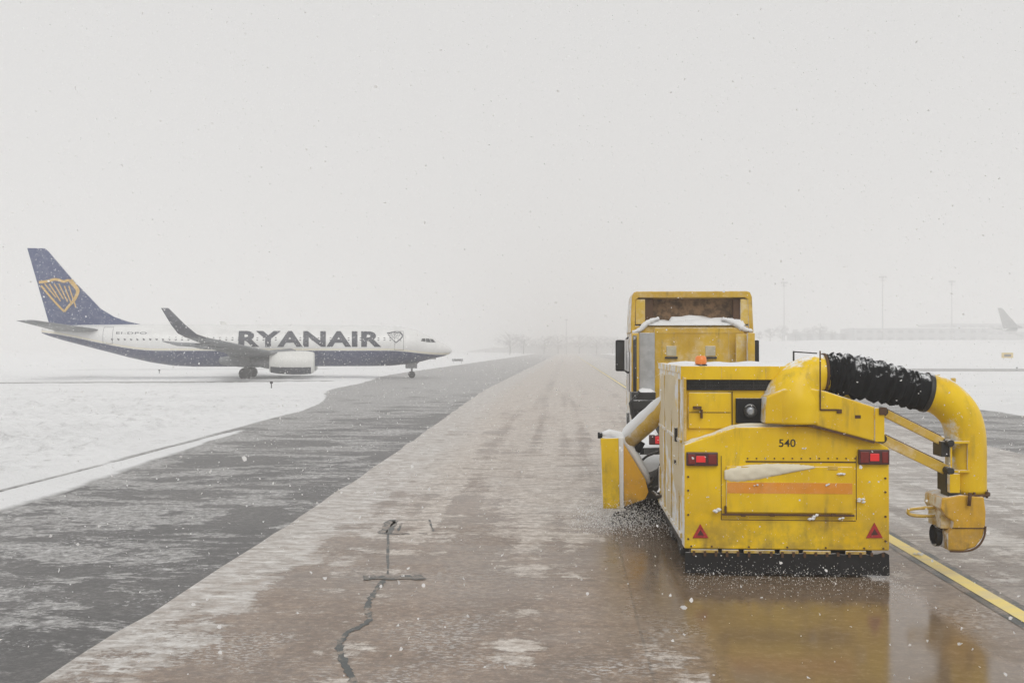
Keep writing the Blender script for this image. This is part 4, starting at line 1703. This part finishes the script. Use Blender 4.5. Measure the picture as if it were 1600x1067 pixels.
def make_airliner(root, detail=True, mats=None):
    mf, mn, mw, mwl, mna = mats or (M['livery'], M['navy'], M['wing'], M['winglet'], M['nacelle'])
    b = MB()
    rings = []
    seg = 40
    dense = []
    for a, b_ in zip(ST, ST[1:]):
        n = 1 if b_[0] - a[0] < 1.5 else 2
        for k in range(n):
            dense.append(a[0] + (b_[0] - a[0]) * k / n)
    dense.append(ST[-1][0])
    for s in dense:
        zc, hh, hw = stat(s)
        rings.append([(-s, hw * math.cos(2 * math.pi * k / seg), zc + hh * math.sin(2 * math.pi * k / seg)) for k in range(seg)])
    b.loft(rings)
    b.build('fuselage', mf, root, org=Vector((0, 0, 0)))
    Z = Vector((0, 0, 0))
    # belly fairing
    b = MB()
    rings = []
    for s, t in ((13.5, .1), (14.6, .8), (16, 1), (20, 1), (22, .8), (23.5, .1)):
        rings.append([(-s, 2.0 * t * math.cos(2 * math.pi * k / 20), 1.95 + (.85 * t) * math.sin(2 * math.pi * k / 20)) for k in range(20)])
    b.loft(rings)
    b.build('belly_fairing', mw, root, org=Z)
    # fin with dorsal fillet
    b = MB()
    def fin(y):
        return [(-28.9, y * .2, 5.05), (-30.6, y * .5, 5.42), (-31.8, y, 5.85), (-33.0, y, 6.6), (-34.0, y, 7.7), (-35.4, y, 9.2), (-37.6, y * .7, 11.9), (-37.9, y * .6, 12.15), (-39.4, y * .3, 12.15), (-37.45, y * .3, 5.05), (-36.9, y * .6, 4.7), (-30.5, y * .6, 4.7)]
    f0, f1 = fin(-.16), fin(.16)
    n = len(f0)
    b.add(f0 + f1, [tuple(range(n)), tuple(range(2 * n - 1, n - 1, -1))] + [(i, i + n, (i + 1) % n + n, (i + 1) % n) for i in range(n)])
    fo = b.build('fin', mn, root, org=Z)
    for sd_ in (-1, 1):
        b = MB()
        b.loft([airfoil((-32.6, sd_ * .5, 4.55), (-36.9, sd_ * .5, 4.55), .40), airfoil((-36.4, sd_ * 7.15, 5.25), (-38.1, sd_ * 7.15, 5.25), .14)])
        b.build('tailplane', mw, root, org=Z)
        b = MB()
        b.loft([airfoil((-14.0, sd_ * 1.3, 2.15), (-21.2, sd_ * 1.3, 2.15), .9), airfoil((-16.8, sd_ * 5.6, 2.5), (-21.2, sd_ * 5.6, 2.6), .55), airfoil((-21.2, sd_ * 16.6, 3.72), (-22.9, sd_ * 16.6, 3.78), .16)])
        wo = b.build('wing', mw, root, org=Z)
        b = MB()
        b.loft([airfoil((-21.2, sd_ * 16.6, 3.72), (-22.9, sd_ * 16.6, 3.78), .16, (0, 0, 1)), airfoil((-21.9, sd_ * 17.15, 4.0), (-23.3, sd_ * 17.15, 4.05), .12, (0, -sd_ * .7, .7)), airfoil((-22.7, sd_ * 17.4, 4.7), (-23.75, sd_ * 17.4, 4.7), .10, (0, -sd_, 0)), airfoil((-23.9, sd_ * 17.7, 5.98), (-24.45, sd_ * 17.7, 5.98), .05, (0, -sd_, 0))])
        b.build('winglet', mwl if sd_ < 0 else mna, wo, org=Z)
        if detail:
            for yy, s0 in ((7.2, 17.6), (10.6, 19.0), (13.6, 20.4)):
                b = MB()
                zc = 2.3 + yy * .085
                s0 += .5
                b.tube([(-s0, sd_ * yy, zc - .1), (-s0 - 1.2, sd_ * yy, zc - .32), (-s0 - 3.0, sd_ * yy, zc - .22), (-s0 - 4.2, sd_ * yy, zc + .02)], [.05, .18, .16, .03], 10)
                b.build('flap_track_fairing', mw, wo, org=Z)
        # engine
        ye = sd_ * 4.83
        b = MB()
        prof = [(-13.3, .78), (-13.25, .86), (-13.4, .98), (-14.05, 1.07), (-15.25, 1.08), (-16.45, 1.0), (-17.25, .86)]
        b.loft([[(x, ye + r * math.cos(2 * math.pi * k / 30), 1.60 + r * math.sin(2 * math.pi * k / 30)) for k in range(30)] for x, r in prof], caps=False)
        b.loft([[(x, ye + r * math.cos(2 * math.pi * k / 30), 1.60 + r * math.sin(2 * math.pi * k / 30)) for k in range(30)] for x, r in [(-13.3, .78), (-14.35, .76), (-14.45, .02)]], caps=False)
        b.loft([[(x, ye + r * math.cos(2 * math.pi * k / 30), 1.60 + r * math.sin(2 * math.pi * k / 30)) for k in range(30)] for x, r in [(-17.25, .86), (-16.65, .6)]], caps=False)
        eo = b.build('engine', mna, root, org=Z)
        b = MB()
        b.tube([(-16.45, ye, 1.6), (-17.65, ye, 1.6), (-18.35, ye, 1.62), (-18.95, ye, 1.62)], [.62, .52, .36, .08], 24)
        b.build('exhaust', M['greymetal'], eo, org=Z)
        b = MB()
        b.loft([[(x, ye + 1.085 * .995 * math.cos(R(a)) * k_s, 1.60 + 1.085 * .995 * math.sin(R(a)) * k_s) for a in range(203, 338, 9)] for x, k_s in ((-13.55, .96), (-14.25, 1.01), (-15.25, 1.01), (-16.45, .945), (-17.15, .84))], closed=False, caps=False)
        b.build('cowl_underside', M['navytext'], eo, org=Z)
        b = MB()
        b.prism([(-14.2, 2.5), (-15.4, 2.9), (-18.6, 2.6), (-17.8, 2.0), (-15.0, 2.3)], 'y', ye - .14, ye + .14)
        b.build('pylon', mw, eo, org=Z)
        # main gear
        b = MB()
        b.tube([(-19.6, sd_ * 2.9, .56), (-19.6, sd_ * 2.9, 2.3)], .13, 12)
        b.tube([(-19.6, sd_ * 2.9, 1.2), (-19.2, sd_ * 1.5, 2.2)], .07, 8)
        b.box(-20.1, -19.2, sd_ * 3.2 - .02, sd_ * 3.2 + .02, 1.3, 2.2)
        g = b.build('main_gear', M['greymetal'], root, org=Z)
        for dy in (-.43, .43):
            b = MB()
            b.tube([(-19.6, sd_ * 2.9 + dy - .2, .56), (-19.6, sd_ * 2.9 + dy - .14, .56), (-19.6, sd_ * 2.9 + dy + .14, .56), (-19.6, sd_ * 2.9 + dy + .2, .56)], [.45, .56, .56, .45], 24)
            b.build('wheel', M['tyre'], g, org=Z)
    b = MB()
    b.tube([(-4.0, 0, .34), (-4.0, 0, 1.7)], .09, 12)
    b.tube([(-4.0, 0, .9), (-3.2, 0, 1.7)], .05, 8)
    b.box(-4.6, -3.5, .33, .36, .95, 1.6)
    b.box(-4.6, -3.5, -.36, -.33, .95, 1.6)
    g = b.build('nose_gear', M['greymetal'], root, org=Z)
    for dy in (-.2, .2):
        b = MB()
        b.tube([(-4.0, dy - .1, .34), (-4.0, dy - .06, .34), (-4.0, dy + .06, .34), (-4.0, dy + .1, .34)], [.26, .34, .34, .26], 20)
        b.build('wheel', M['tyre'], g, org=Z)
    return fo


def skin_patch(quads_sz, side_, off=.012):
    """faces laid on the fuselage skin; quads given as (s,z) polygons"""
    b = MB()
    for pl in quads_sz:
        b.add([(-s, side_ * (side_y(s, z) + off), z) for s, z in pl], [tuple(range(len(pl)))])
    return b


nose = main_gear + hd * 19.6
ap = thing('airliner', 'white and navy twin engine passenger jet with gold harp on its fin, taxiing through snow', 'airplane', nose, HEAD)
fin_o = make_airliner(ap)
ZERO = Vector((0, 0, 0))
# cockpit windows
for side_ in (-1, 1):
    b = skin_patch([[(1.7, 3.50), (2.15, 3.50), (2.3, 3.84), (2.0, 3.82)], [(2.2, 3.50), (2.7, 3.54), (2.72, 3.88), (2.35, 3.86)], [(2.75, 3.56), (3.2, 3.62), (3.1, 3.86), (2.77, 3.88)]], side_, .02)
    b.build('cockpit_window', M['glass'], ap, org=ZERO, recalc=False)
b = MB()
b.add([(-1.52, -.6, 3.5), (-1.52, .6, 3.5), (-1.95, .55, 3.84), (-1.95, -.55, 3.84)], [(0, 1, 2, 3)])
b.build('windscreen', M['glass'], ap, org=ZERO)
# cabin windows, one object each
wproto = None
for side_ in (-1, 1):
    for k in range(46):
        s = 6.2 + k * .565
        if 0.0 < s - 16.0 < .4:
            continue
        zc = 3.80
        y = side_ * (side_y(s, zc) + .01)
        if wproto is None:
            b = MB()
            b.add([(.115 * math.cos(a) * (1), 0, .17 * math.sin(a)) for a in [R(30 * i) for i in range(12)]] + [(.115 * math.cos(a), .03, .17 * math.sin(a)) for a in [R(30 * i) for i in range(12)]],
                  [tuple(range(12)), tuple(range(23, 11, -1))] + [(i, (i + 1) % 12, (i + 1) % 12 + 12, i + 12) for i in range(12)])
            wproto = b.build('cabin_window', M['glass'], ap, org=ZERO)
            o = wproto
        else:
            o = wproto.copy()
            col.objects.link(o)
            o.parent = ap
        tilt = math.asin(max(-1, min(1, (zc - 3.17) / 2.0)))
        o.location = (-s, y - side_ * .015, zc)
        o.rotation_euler = (tilt * (-side_) * -1 if side_ < 0 else -tilt * -1, 0, 0)
# doors outlines
for side_ in (-1, 1):
    for s0 in (4.9, 31.6):
        z0, z1 = (2.75, 4.55) if s0 < 10 else (3.35, 4.85)
        t_ = .035
        qs = []
        for (a, b2, c_, d_) in ((s0, s0 + t_, z0, z1), (s0 + .85, s0 + .85 + t_, z0, z1), (s0, s0 + .88, z0 - t_, z0), (s0, s0 + .88, z1, z1 + t_)):
            nst = 8
            for k in range(nst):
                if b2 - a < .1:
                    za, zb2 = c_ + (d_ - c_) * k / nst, c_ + (d_ - c_) * (k + 1) / nst
                    qs.append([(a, za), (b2, za), (b2, zb2), (a, zb2)])
                else:
                    sa, sb = a + (b2 - a) * k / nst, a + (b2 - a) * (k + 1) / nst
                    qs.append([(sa, c_), (sb, c_), (sb, d_), (sa, d_)])
        skin_patch(qs, side_, .01).build('door_outline', M['greymetal'], ap, org=ZERO, recalc=False)


def letters_on_skin(txt, s_front, s_rear, z0, z1, side_, mat, name, bold=.02):
    """lettering wrapped on the fuselage; reads left to right when seen from that side"""
    m_ = text_mesh(txt, 1.0, bold, 0, 1.10)
    bm = bmesh.new()
    bm.from_mesh(m_)
    xs = [v.co.x for v in bm.verts]
    ys_ = [v.co.y for v in bm.verts]
    x0, x1, y0, y1 = min(xs), max(xs), min(ys_), max(ys_)
    for k in range(1, 14):
        yy = y0 + (y1 - y0) * k / 14
        bmesh.ops.bisect_plane(bm, geom=bm.verts[:] + bm.edges[:] + bm.faces[:], plane_co=(0, yy, 0), plane_no=(0, 1, 0))
    for v in bm.verts:
        u = (v.co.x - x0) / (x1 - x0)
        t = (v.co.y - y0) / (y1 - y0)
        # the right side (side -1) has the nose on the viewer's right
        s = s_rear + (s_front - s_rear) * u if side_ < 0 else s_front + (s_rear - s_front) * u
        z = z0 + (z1 - z0) * t
        v.co = Vector((-s, side_ * (side_y(s, z) + .022), z))
    bm.to_mesh(m_)
    bm.free()
    m_.materials.clear()
    m_.materials.append(mat)
    o = bpy.data.objects.new(name, m_)
    col.objects.link(o)
    o.parent = ap
    return o


for side_ in (-1, 1):
    letters_on_skin('RYANAIR', 7.05, 20.35, 3.05, 4.56, side_, M['navytext'], 'lettering', bold=.042)
    letters_on_skin('EI-DPO', 28.6, 31.3, 4.22, 4.42, side_, M['navytext'], 'registration', bold=.0)


# harp emblems
def flat_ribbon(pts, wd, ymap, b):
    n = len(pts)
    vs, fs = [], []
    for i, p in enumerate(pts):
        a = pts[max(i - 1, 0)]
        c_ = pts[min(i + 1, n - 1)]
        t = Vector((c_[0] - a[0], c_[1] - a[1]))
        t.normalize()
        w_ = wd[i] if hasattr(wd, '__len__') else wd
        for sg in (-1, 1):
            s, z = p[0] - t.y * w_ / 2 * sg, p[1] + t.x * w_ / 2 * sg
            vs.append((-s, ymap(s, z), z))
        if i:
            k = 2 * i
            fs.append((k - 2, k - 1, k + 1, k))
    b.add(vs, fs)


def sp2(pts, n=6):
    return [(p.x, p.y) for p in spline([Vector((a, b_, 0)) for a, b_ in pts], n)]


def harp(b, S, ymap, wmul=1.0, mirror=False):
    # S maps emblem coordinates (0..1 towards the nose, 0..1 up) to (s,z)
    neck = sp2([S(0, .90), S(.22, .93), S(.42, .99), S(.55, .98), S(.68, .93), S(.80, .97), S(.90, .93)])
    flat_ribbon(neck, [.24 * wmul] * len(neck), ymap, b)
    pil = sp2([S(.86, .98), S(.98, .72), S(.96, .58), S(.80, .35), S(.62, .18), S(.45, .0)])
    flat_ribbon(pil, [wmul * (.38 - .20 * i / len(pil)) for i in range(len(pil))], ymap, b)
    back = sp2([S(.03, .80), S(.18, .48), S(.33, .20), S(.45, .0)])
    flat_ribbon(back, .17 * wmul, ymap, b)
    for i, u in enumerate((.14, .27, .40, .53, .66, .78)):
        lo_u = .16 + (u - .03) * .72 + .1
        flat_ribbon([S(u, .86 if u < .6 else .8), S(lo_u, .80 - 1.18 * (lo_u - .03) * (1 if lo_u < .5 else .78) + (.05 if lo_u > .5 else 0))], .11 * wmul, ymap, b)


for side_ in (-1, 1):
    b = MB()
    # fin emblem spans s 39.1..35.6, z 7.3..10.1; sheared with the trailing edge
    def S(u, v):
        return (38.42 - .85 * (1 - v) - u * (3.2), 6.3 + v * 3.0)
    harp(b, S, lambda s, z: side_ * .185, 1.0)
    b.build('harp_emblem', M['gold'], fin_o, org=ZERO, recalc=False)
    b = MB()
    def S2(u, v):
        return ((6.5 - .2 * (1 - v) - u * 1.45) if side_ < 0 else (5.0 + .2 * (1 - v) + u * 1.45), 3.45 + v * 1.05)
    harp(b, S2, lambda s, z: side_ * (side_y(s, z) + .03), .36)
    b.build('harp_emblem', M['navytext'], ap, org=ZERO, recalc=False)

# far parked airliner, only its tail in the picture
fp = at(1553, 530, 345)
fz = float(terrain(np.array(fp.x + 38), np.array(345.0)))
far = thing('airliner', 'faint grey parked jet far behind the yellow blower pipe, only its tail in view', 'airplane', (fp.x + 39.5 * math.cos(R(4)), 345, fz - .1), R(4))
make_airliner(far, False, (M['plane_white'], M['plane_grey'], M['wing'], M['plane_grey'], M['plane_white']))

# ------------------------------------------------------------------ far things
def gz(x, y):
    return float(field_height(np.array([x]), np.array([y]))[0])


M['pole'] = plain('galvanised_pole', (0.42, 0.42, 0.42), .5)
M['lamp_off'] = plain('lamp_bank', (0.30, 0.30, 0.31), .4)
masts = [(1225, 442, 560, 'floodlight mast nearest the truck cab, standing among bare trees'),
         (1379, 433, 520, 'tallest floodlight mast, rising beyond the black hose'),
         (1487, 440, 550, 'floodlight mast between the tallest mast and the far jet tail')]
mproto = None
for px, py, Y, lab in masts:
    p = at(px, py, Y)
    z0 = gz(p.x, Y)
    hgt = p.z - z0
    root = thing('floodlight_mast', lab, 'light mast', (p.x, Y, z0), 0, 'floodlight masts behind the snow field')
    b = MB()
    b.tube([(0, 0, 0), (0, 0, hgt * .5), (0, 0, hgt)], [.38, .28, .2], 12)
    b.build('mast', M['pole'], root, org=ZERO)
    b = MB()
    b.box(-1.9, 1.9, -.25, .25, hgt - .2, hgt + .2)
    b.box(-1.6, 1.6, -.25, .25, hgt - 1.9, hgt - 1.6)
    b.tube([(0, 0, hgt - 2.2), (0, 0, hgt + .6)], .5, 10)
    hd_o = b.build('head_frame', M['pole'], root, org=ZERO)
    for i in range(4):
        b = MB()
        b.box(-1.9 + i * 1.05, -1.25 + i * 1.05, -.55, -.25, hgt - .5, hgt + .55)
        b.build('floodlight', M['lamp_off'], hd_o, org=ZERO)
# faint mast over the runway end
p = at(885, 500, 560)
root = thing('floodlight_mast', 'faint lone mast above the far end of the taxiway', 'light mast', (p.x, 560, 0))
b = MB()
b.tube([(0, 0, 0), (0, 0, p.z)], [.3, .15], 10)
b.build('mast', M['pole'], root, org=ZERO)
b = MB()
b.box(-.9, .9, -.3, .3, p.z - .2, p.z + .5)
b.build('head_frame', M['pole'], root, org=ZERO)

# terminal buildings
M['wall_far'] = plain('pale_terminal_wall', (0.36, 0.37, 0.38), .6, var=.15, scale=.2)
M['win_far'] = plain('terminal_glass', (0.14, 0.15, 0.16), .2)


def building(px0, px1, pyt, Y, depth, label, floors=2, pyb=533):
    a, b2 = at(px0, pyb, Y), at(px1, pyb, Y)
    zt2 = at(px0, pyt, Y).z
    z0 = min(gz(a.x, Y), gz(b2.x, Y)) - .3
    wd = b2.x - a.x
    root = thing('terminal_building', label, 'building', (a.x, Y, z0))
    h = zt2 - z0
    b = MB()
    b.box(0, wd, 0, depth, 0, h)
    b.build('wall', M['wall_far'], root, org=ZERO)
    b = MB()
    b.box(-.5, wd + .5, -.5, depth + .5, h, h + .5)
    b.build('roof', M['snow'], root, org=ZERO)
    nwin = max(3, int(wd / 6))
    for f in range(floors):
        for k in range(min(nwin, 22)):
            x = wd * (k + .5) / min(nwin, 22)
            b = MB()
            b.box(x - 1.6, x + 1.6, -.06, .02, h * (f + .35) / floors, h * (f + .75) / floors)
            b.build('window', M['win_far'], root, org=ZERO)
    return root


building(1335, 1545, 513, 600, 30, 'long low terminal block, hazy, behind the right snow field')
building(1468, 1720, 506, 660, 40, 'taller hazy terminal hall rising behind the far jet tail', 3)
building(1240, 1345, 521, 620, 18, 'small low hazy shed between the bare trees and the terminal', 1)

# trees: bare winter crowns
M['bark'] = plain('bare_bark', (0.10, 0.09, 0.085), .9, frost=.3)
M['twig'] = plain('snowy_twigs', (0.16, 0.15, 0.145), .9, frost=.3)


def tree(px, pyt, Y, label, seed, spread=.45, group=None):
    random.seed(seed)
    p = at(px, pyt, Y)
    z0 = gz(p.x, Y)
    h = max(3.0, p.z - z0)
    root = thing('bare_tree', label, 'tree', (p.x, Y, z0), 0, group)
    b = MB()
    b.tube([(0, 0, -.3), (.1, 0, h * .3), (0, .1, h * .6), (.05, 0, h * .85)], [h * .03, h * .022, h * .012, .02], 8)
    for k in range(12):
        z = h * random.uniform(.25, .7)
        a = random.uniform(0, 6.28)
        L = h * spread * random.uniform(.6, 1)
        e = Vector((math.cos(a) * L, math.sin(a) * L, z + L * .6))
        b.tube([(0, 0, z), e * .5 + Vector((0, 0, z * .5 + .1)), e], [h * .012, h * .008, .02], 5)
    b.build('trunk', M['bark'], root, org=ZERO)
    b = MB()
    vs, fs = [], []
    for k in range(1400):
        while True:
            u = Vector((random.uniform(-1, 1), random.uniform(-1, 1), random.uniform(-1, 1)))
            if u.length < 1:
                break
        if mnoise.noise(u * 2.2 + Vector((seed, 0, 0))) < -.05:
            continue
        c = Vector((u.x * h * spread, u.y * h * spread, h * .62 + u.z * h * .38))
        t = Vector((random.uniform(-1, 1), random.uniform(-1, 1), random.uniform(-.4, 1))).normalized() * h * .05
        s = Vector((random.uniform(-1, 1), random.uniform(-1, 1), random.uniform(-1, 1))).normalized() * h * .009
        n = len(vs)
        vs += [c - t - s, c + t, c - t + s]
        fs.append((n, n + 1, n + 2))
    b.add(vs, fs)
    b.build('crown', M['twig'], root, org=ZERO, recalc=False)


TR = [(1186, 517, 400, 'low bare tree hard against the right edge of the truck cab'),
      (1203, 512, 380, 'bare tree just left of the first floodlight mast'),
      (1222, 508, 440, 'tall bare tree standing at the foot of the first floodlight mast'),
      (1243, 514, 390, 'bare tree just right of the first floodlight mast'),
      (1262, 511, 430, 'bare tree, fifth from the truck cab, above the blower elbow'),
      (1281, 505, 410, 'tallest bare tree, above the start of the black hose'),
      (1300, 515, 395, 'round bare tree above the left half of the black hose'),
      (1318, 518, 420, 'last small bare tree before the low shed')]
for i, t in enumerate(TR):
    tree(t[0], t[1], t[2] + 140, t[3], 20 + i, group='bare trees on the right horizon')
TL = [(797, 517, 330, 'dark bushy tree at the far left end of the taxiway, right of the jet nose'),
      (818, 524, 360, 'low tree right of the dark bushy one at the taxiway end'),
      (850, 523, 400, 'hazy tree left of the faint lone mast'),
      (872, 521, 410, 'hazy tree close to the foot of the lone mast'),
      (905, 521, 410, 'hazy tree right of the faint lone mast'),
      (932, 523, 400, 'hazy tree midway between lone mast and truck mirror'),
      (957, 524, 380, 'hazy tree nearest the truck mirror')]
for i, t in enumerate(TL):
    tree(t[0], t[1] + 1, t[2] + 190, t[3], 50 + i, .75, group='trees at the end of the taxiway')
# low hill line behind them
hv_, hf_ = [], []
N = 60
for i in range(N + 1):
    x = -60 + 190 * i / N
    h = 5.5 * math.sin(math.pi * i / N) ** .7 + .8 * mnoise.noise(Vector((x * .08, 0, 0)))
    hv_ += [(x * 1.3, 640, -1), (x * 1.3, 690, max(0, h * 1.5)), (x * 1.3, 820, -1)]
    if i:
        k = 3 * i
        hf_ += [(k - 3, k, k + 1, k - 2), (k - 2, k + 1, k + 2, k - 1)]
me = bpy.data.meshes.new('hills')
me.from_pydata(hv_, [], hf_)
me.materials.append(plain('far_bank', (0.38, 0.37, 0.36), .9, scale=.3))
o = bpy.data.objects.new('hills', me)
col.objects.link(o)
o['kind'] = 'structure'
o['label'] = 'low grey bank closing the view beyond the taxiway'

# taxiway sign on the right snow field, marker boards and edge lights
M['sign_yellow'] = plain('sign_yellow', (0.70, 0.50, 0.10), .5, frost=.2)


def guidance_sign(p, wd, ht, label, mat, cat='sign'):
    z0 = gz(p.x, p.y)
    root = thing('guidance_sign', label, cat, (p.x, p.y, z0))
    b = MB()
    b.box(-wd / 2, wd / 2, -.12, .12, .35, .35 + ht)
    b.build('board', mat, root, .03, org=ZERO)
    for x in (-wd * .35, wd * .35):
        b = MB()
        b.tube([(x, 0, -.1), (x, 0, .36)], .05, 8)
        b.build('leg', M['pole'], root, org=ZERO)
    snow_slab(-wd / 2 + .02, wd / 2 - .02, -.12, .12, .35 + ht, .08, 3).build('top_snow', M['snow'], root, org=ZERO)
    b = MB()
    b.box(-wd * .30, wd * .30, -.128, -.121, .35 + ht * .25, .35 + ht * .7)
    b.build('panel', M['darkmetal'], root, org=ZERO)


guidance_sign(gat(1574, 567), 2.3, 1.1, 'small yellow sign with dark panel on the right snow field', M['sign_yellow'])
guidance_sign(at(715, 552, 190), 2.2, .5, 'low grey sign on the snow just ahead of the jet nose', M['lamp_off'])
guidance_sign(at(676, 550, 230), 1.6, .9, 'small grey sign on the snow behind the jet nose', M['chassis'])

lp = None
for px, py, lab in ((424, 609, 'dark edge light on the snow between the jet and the taxiway'),
                    (1589, 579, 'dark edge light beside the yellow sign on the right snow field'),
                    (249, 585, 'dark edge light on the snow under the jet wing tip')):
    p = gat(px, py)
    root = thing('edge_light', lab, 'edge light', (p.x, p.y, gz(p.x, p.y)), 0, 'edge lights on the snow')
    b = MB()
    b.tube([(0, 0, -.1), (0, 0, .30)], .035, 8)
    b.build('stem', M['darkmetal'], root, org=ZERO)
    b = MB()
    b.tube([(0, 0, .30), (0, 0, .34), (0, 0, .44), (0, 0, .48)], [.06, .11, .10, .04], 12)
    b.build('lamp', M['darkmetal'], root, org=ZERO)

# snow lump on the yellow line
ORG = Vector((0, 0, 0))
p = gat(1436, 868)
b = MB()
for dx, dy, r in ((0, 0, .045), (.05, .03, .03), (-.05, .02, .028), (.01, -.04, .025)):
    b.tube([(p.x + dx - r, p.y + dy, .012), (p.x + dx, p.y + dy, .02), (p.x + dx + r, p.y + dy, .012)], [.005, r * .7, .005], 8)
o = b.build('snow_lump', M['snow'])
tag(o, 'small white lump of snow lying on the yellow line', 'snow lump')

# ------------------------------------------------------------------ falling snow, spray
def flakes(name, P, Rr, label, mat):
    """P: Nx3, R: N; each flake an irregular octahedron"""
    n = len(P)
    r = np.random.RandomState(8)
    ang = np.arange(6) * math.pi / 3
    base = np.stack([np.cos(ang), np.sin(ang), np.zeros(6)], 1)
    A1 = r.normal(size=(n, 3))
    A1 /= np.linalg.norm(A1, axis=1, keepdims=True)
    A2 = np.cross(A1, r.normal(size=(n, 3)))
    A2 /= np.linalg.norm(A2, axis=1, keepdims=True)
    A3 = np.cross(A1, A2)
    sc_ = r.uniform(.6, 1.4, (n, 6, 1))
    L = base[None] * sc_
    L = L[:, :, 0:1] * A1[:, None] + L[:, :, 1:2] * A2[:, None] + r.uniform(-.45, .45, (n, 6, 1)) * A3[:, None]
    V = P[:, None, :] + L * Rr[:, None, None]
    F = np.array([(0, 1, 2), (0, 2, 3), (0, 3, 4), (0, 4, 5)])
    FF = (np.arange(n)[:, None, None] * 6 + F[None]).reshape(-1, 3)
    me = bpy.data.meshes.new(name)
    me.vertices.add(n * 6)
    me.vertices.foreach_set('co', V.reshape(-1))
    me.loops.add(len(FF) * 3)
    me.loops.foreach_set('vertex_index', FF.reshape(-1))
    me.polygons.add(len(FF))
    me.polygons.foreach_set('loop_start', np.arange(0, len(FF) * 3, 3))
    me.polygons.foreach_set('loop_total', np.full(len(FF), 3))
    me.update()
    me.validate()
    me.materials.append(mat)
    o = bpy.data.objects.new(name, me)
    col.objects.link(o)
    o['kind'] = 'stuff'
    o['label'] = label
    return o


r = np.random.RandomState(2)
Ps, Rs = [], []
for y0, y1, dens, ra, rb in ((3.5, 7, 1.2, .002, .0045), (7, 14, 5.0, .002, .008), (14, 30, 2.2, .005, .014), (30, 88, .75, .008, .022)):
    half0 = y1 * .62 + 2
    top = CAM_H + y1 * .42 + 1
    vol = (half0 * 2) * (y1 - y0) * top
    n = int(vol * dens)
    X = r.uniform(-half0, half0, n)
    Y = r.uniform(y0, y1, n)
    Zc = r.uniform(.05, top, n)
    keep = (np.abs(X) < Y * .62 + 2) & (Zc < CAM_H + Y * .42 + 1)
    # flakes do not hang inside the machines
    ins = (X > 1.2) & (X < 4.1) & (Y > 12.0) & (Y < 22.2) & (Zc < 3.9)
    keep &= ~ins
    Ps.append(np.stack([X, Y, Zc], 1)[keep])
    Rs.append(r.uniform(ra, rb, keep.sum()) * r.choice([.6, 1, 1, 1.3], keep.sum()))
n = 800
X = r.uniform(-8, 8, n)
Y = r.uniform(4.2, 11.8, n)
Zc = r.uniform(.1, 6.5, n)
keep = (np.abs(X) < Y * .62 + 1)
Ps.append(np.stack([X, Y, Zc], 1)[keep])
Rs.append(r.uniform(.005, .012, keep.sum()))
n = 110
X = r.uniform(-2.5, 3.6, n)
Y = r.uniform(4.5, 7.5, n)
Zc = r.uniform(.1, 2.1, n)
Ps.append(np.stack([X, Y, Zc], 1))
Rs.append(r.uniform(.007, .015, n))
flakes('falling_snow', np.concatenate(Ps), np.concatenate(Rs), 'snow flakes falling through the air over the whole airfield', M['flake'])

# snow spray thrown by the broom
n = 5200
c = np.array([0.9, 15.1, .14])
P = c + r.normal(0, 1, (n, 3)) * np.array([.38, .5, .10])
P[:, 2] = np.abs(P[:, 2]) * (1 + .4 * r.rand(n)) + .01
flakes('snow_spray', P, r.uniform(.003, .010, n), 'white spray of snow thrown out under the left end of the broom', M['flake'])
n = 1500
P = np.stack([r.uniform(1.4, 4.0, n), 11.9 - np.abs(r.normal(0, .5, n)), np.abs(r.normal(0, .10, n)) + .012], 1)
flakes('slush_spatter', P, r.uniform(.002, .007, n), 'slush drops spattered behind the rubber skirt of the sweeper', M['flake'])

# ------------------------------------------------------------------ haze
b = MB()
b.box(-1600, 1600, -120, 2300, -2.0, 64)
hm = bpy.data.materials.new('haze_air')
hm.use_nodes = True
t = hm.node_tree
for nd in list(t.nodes):
    if nd.type == 'BSDF_PRINCIPLED':
        t.nodes.remove(nd)
pv = t.nodes.new('ShaderNodeVolumePrincipled')
pv.inputs['Color'].default_value = (.97, .965, .96, 1)
pv.inputs['Density'].default_value = 0.0028
pv.inputs['Anisotropy'].default_value = 0.0
t.links.new(pv.outputs[0], t.nodes['Material Output'].inputs['Volume'])
o = b.build('haze', hm)
o['kind'] = 'stuff'
o['label'] = 'pale snowy haze filling the air over the airfield'
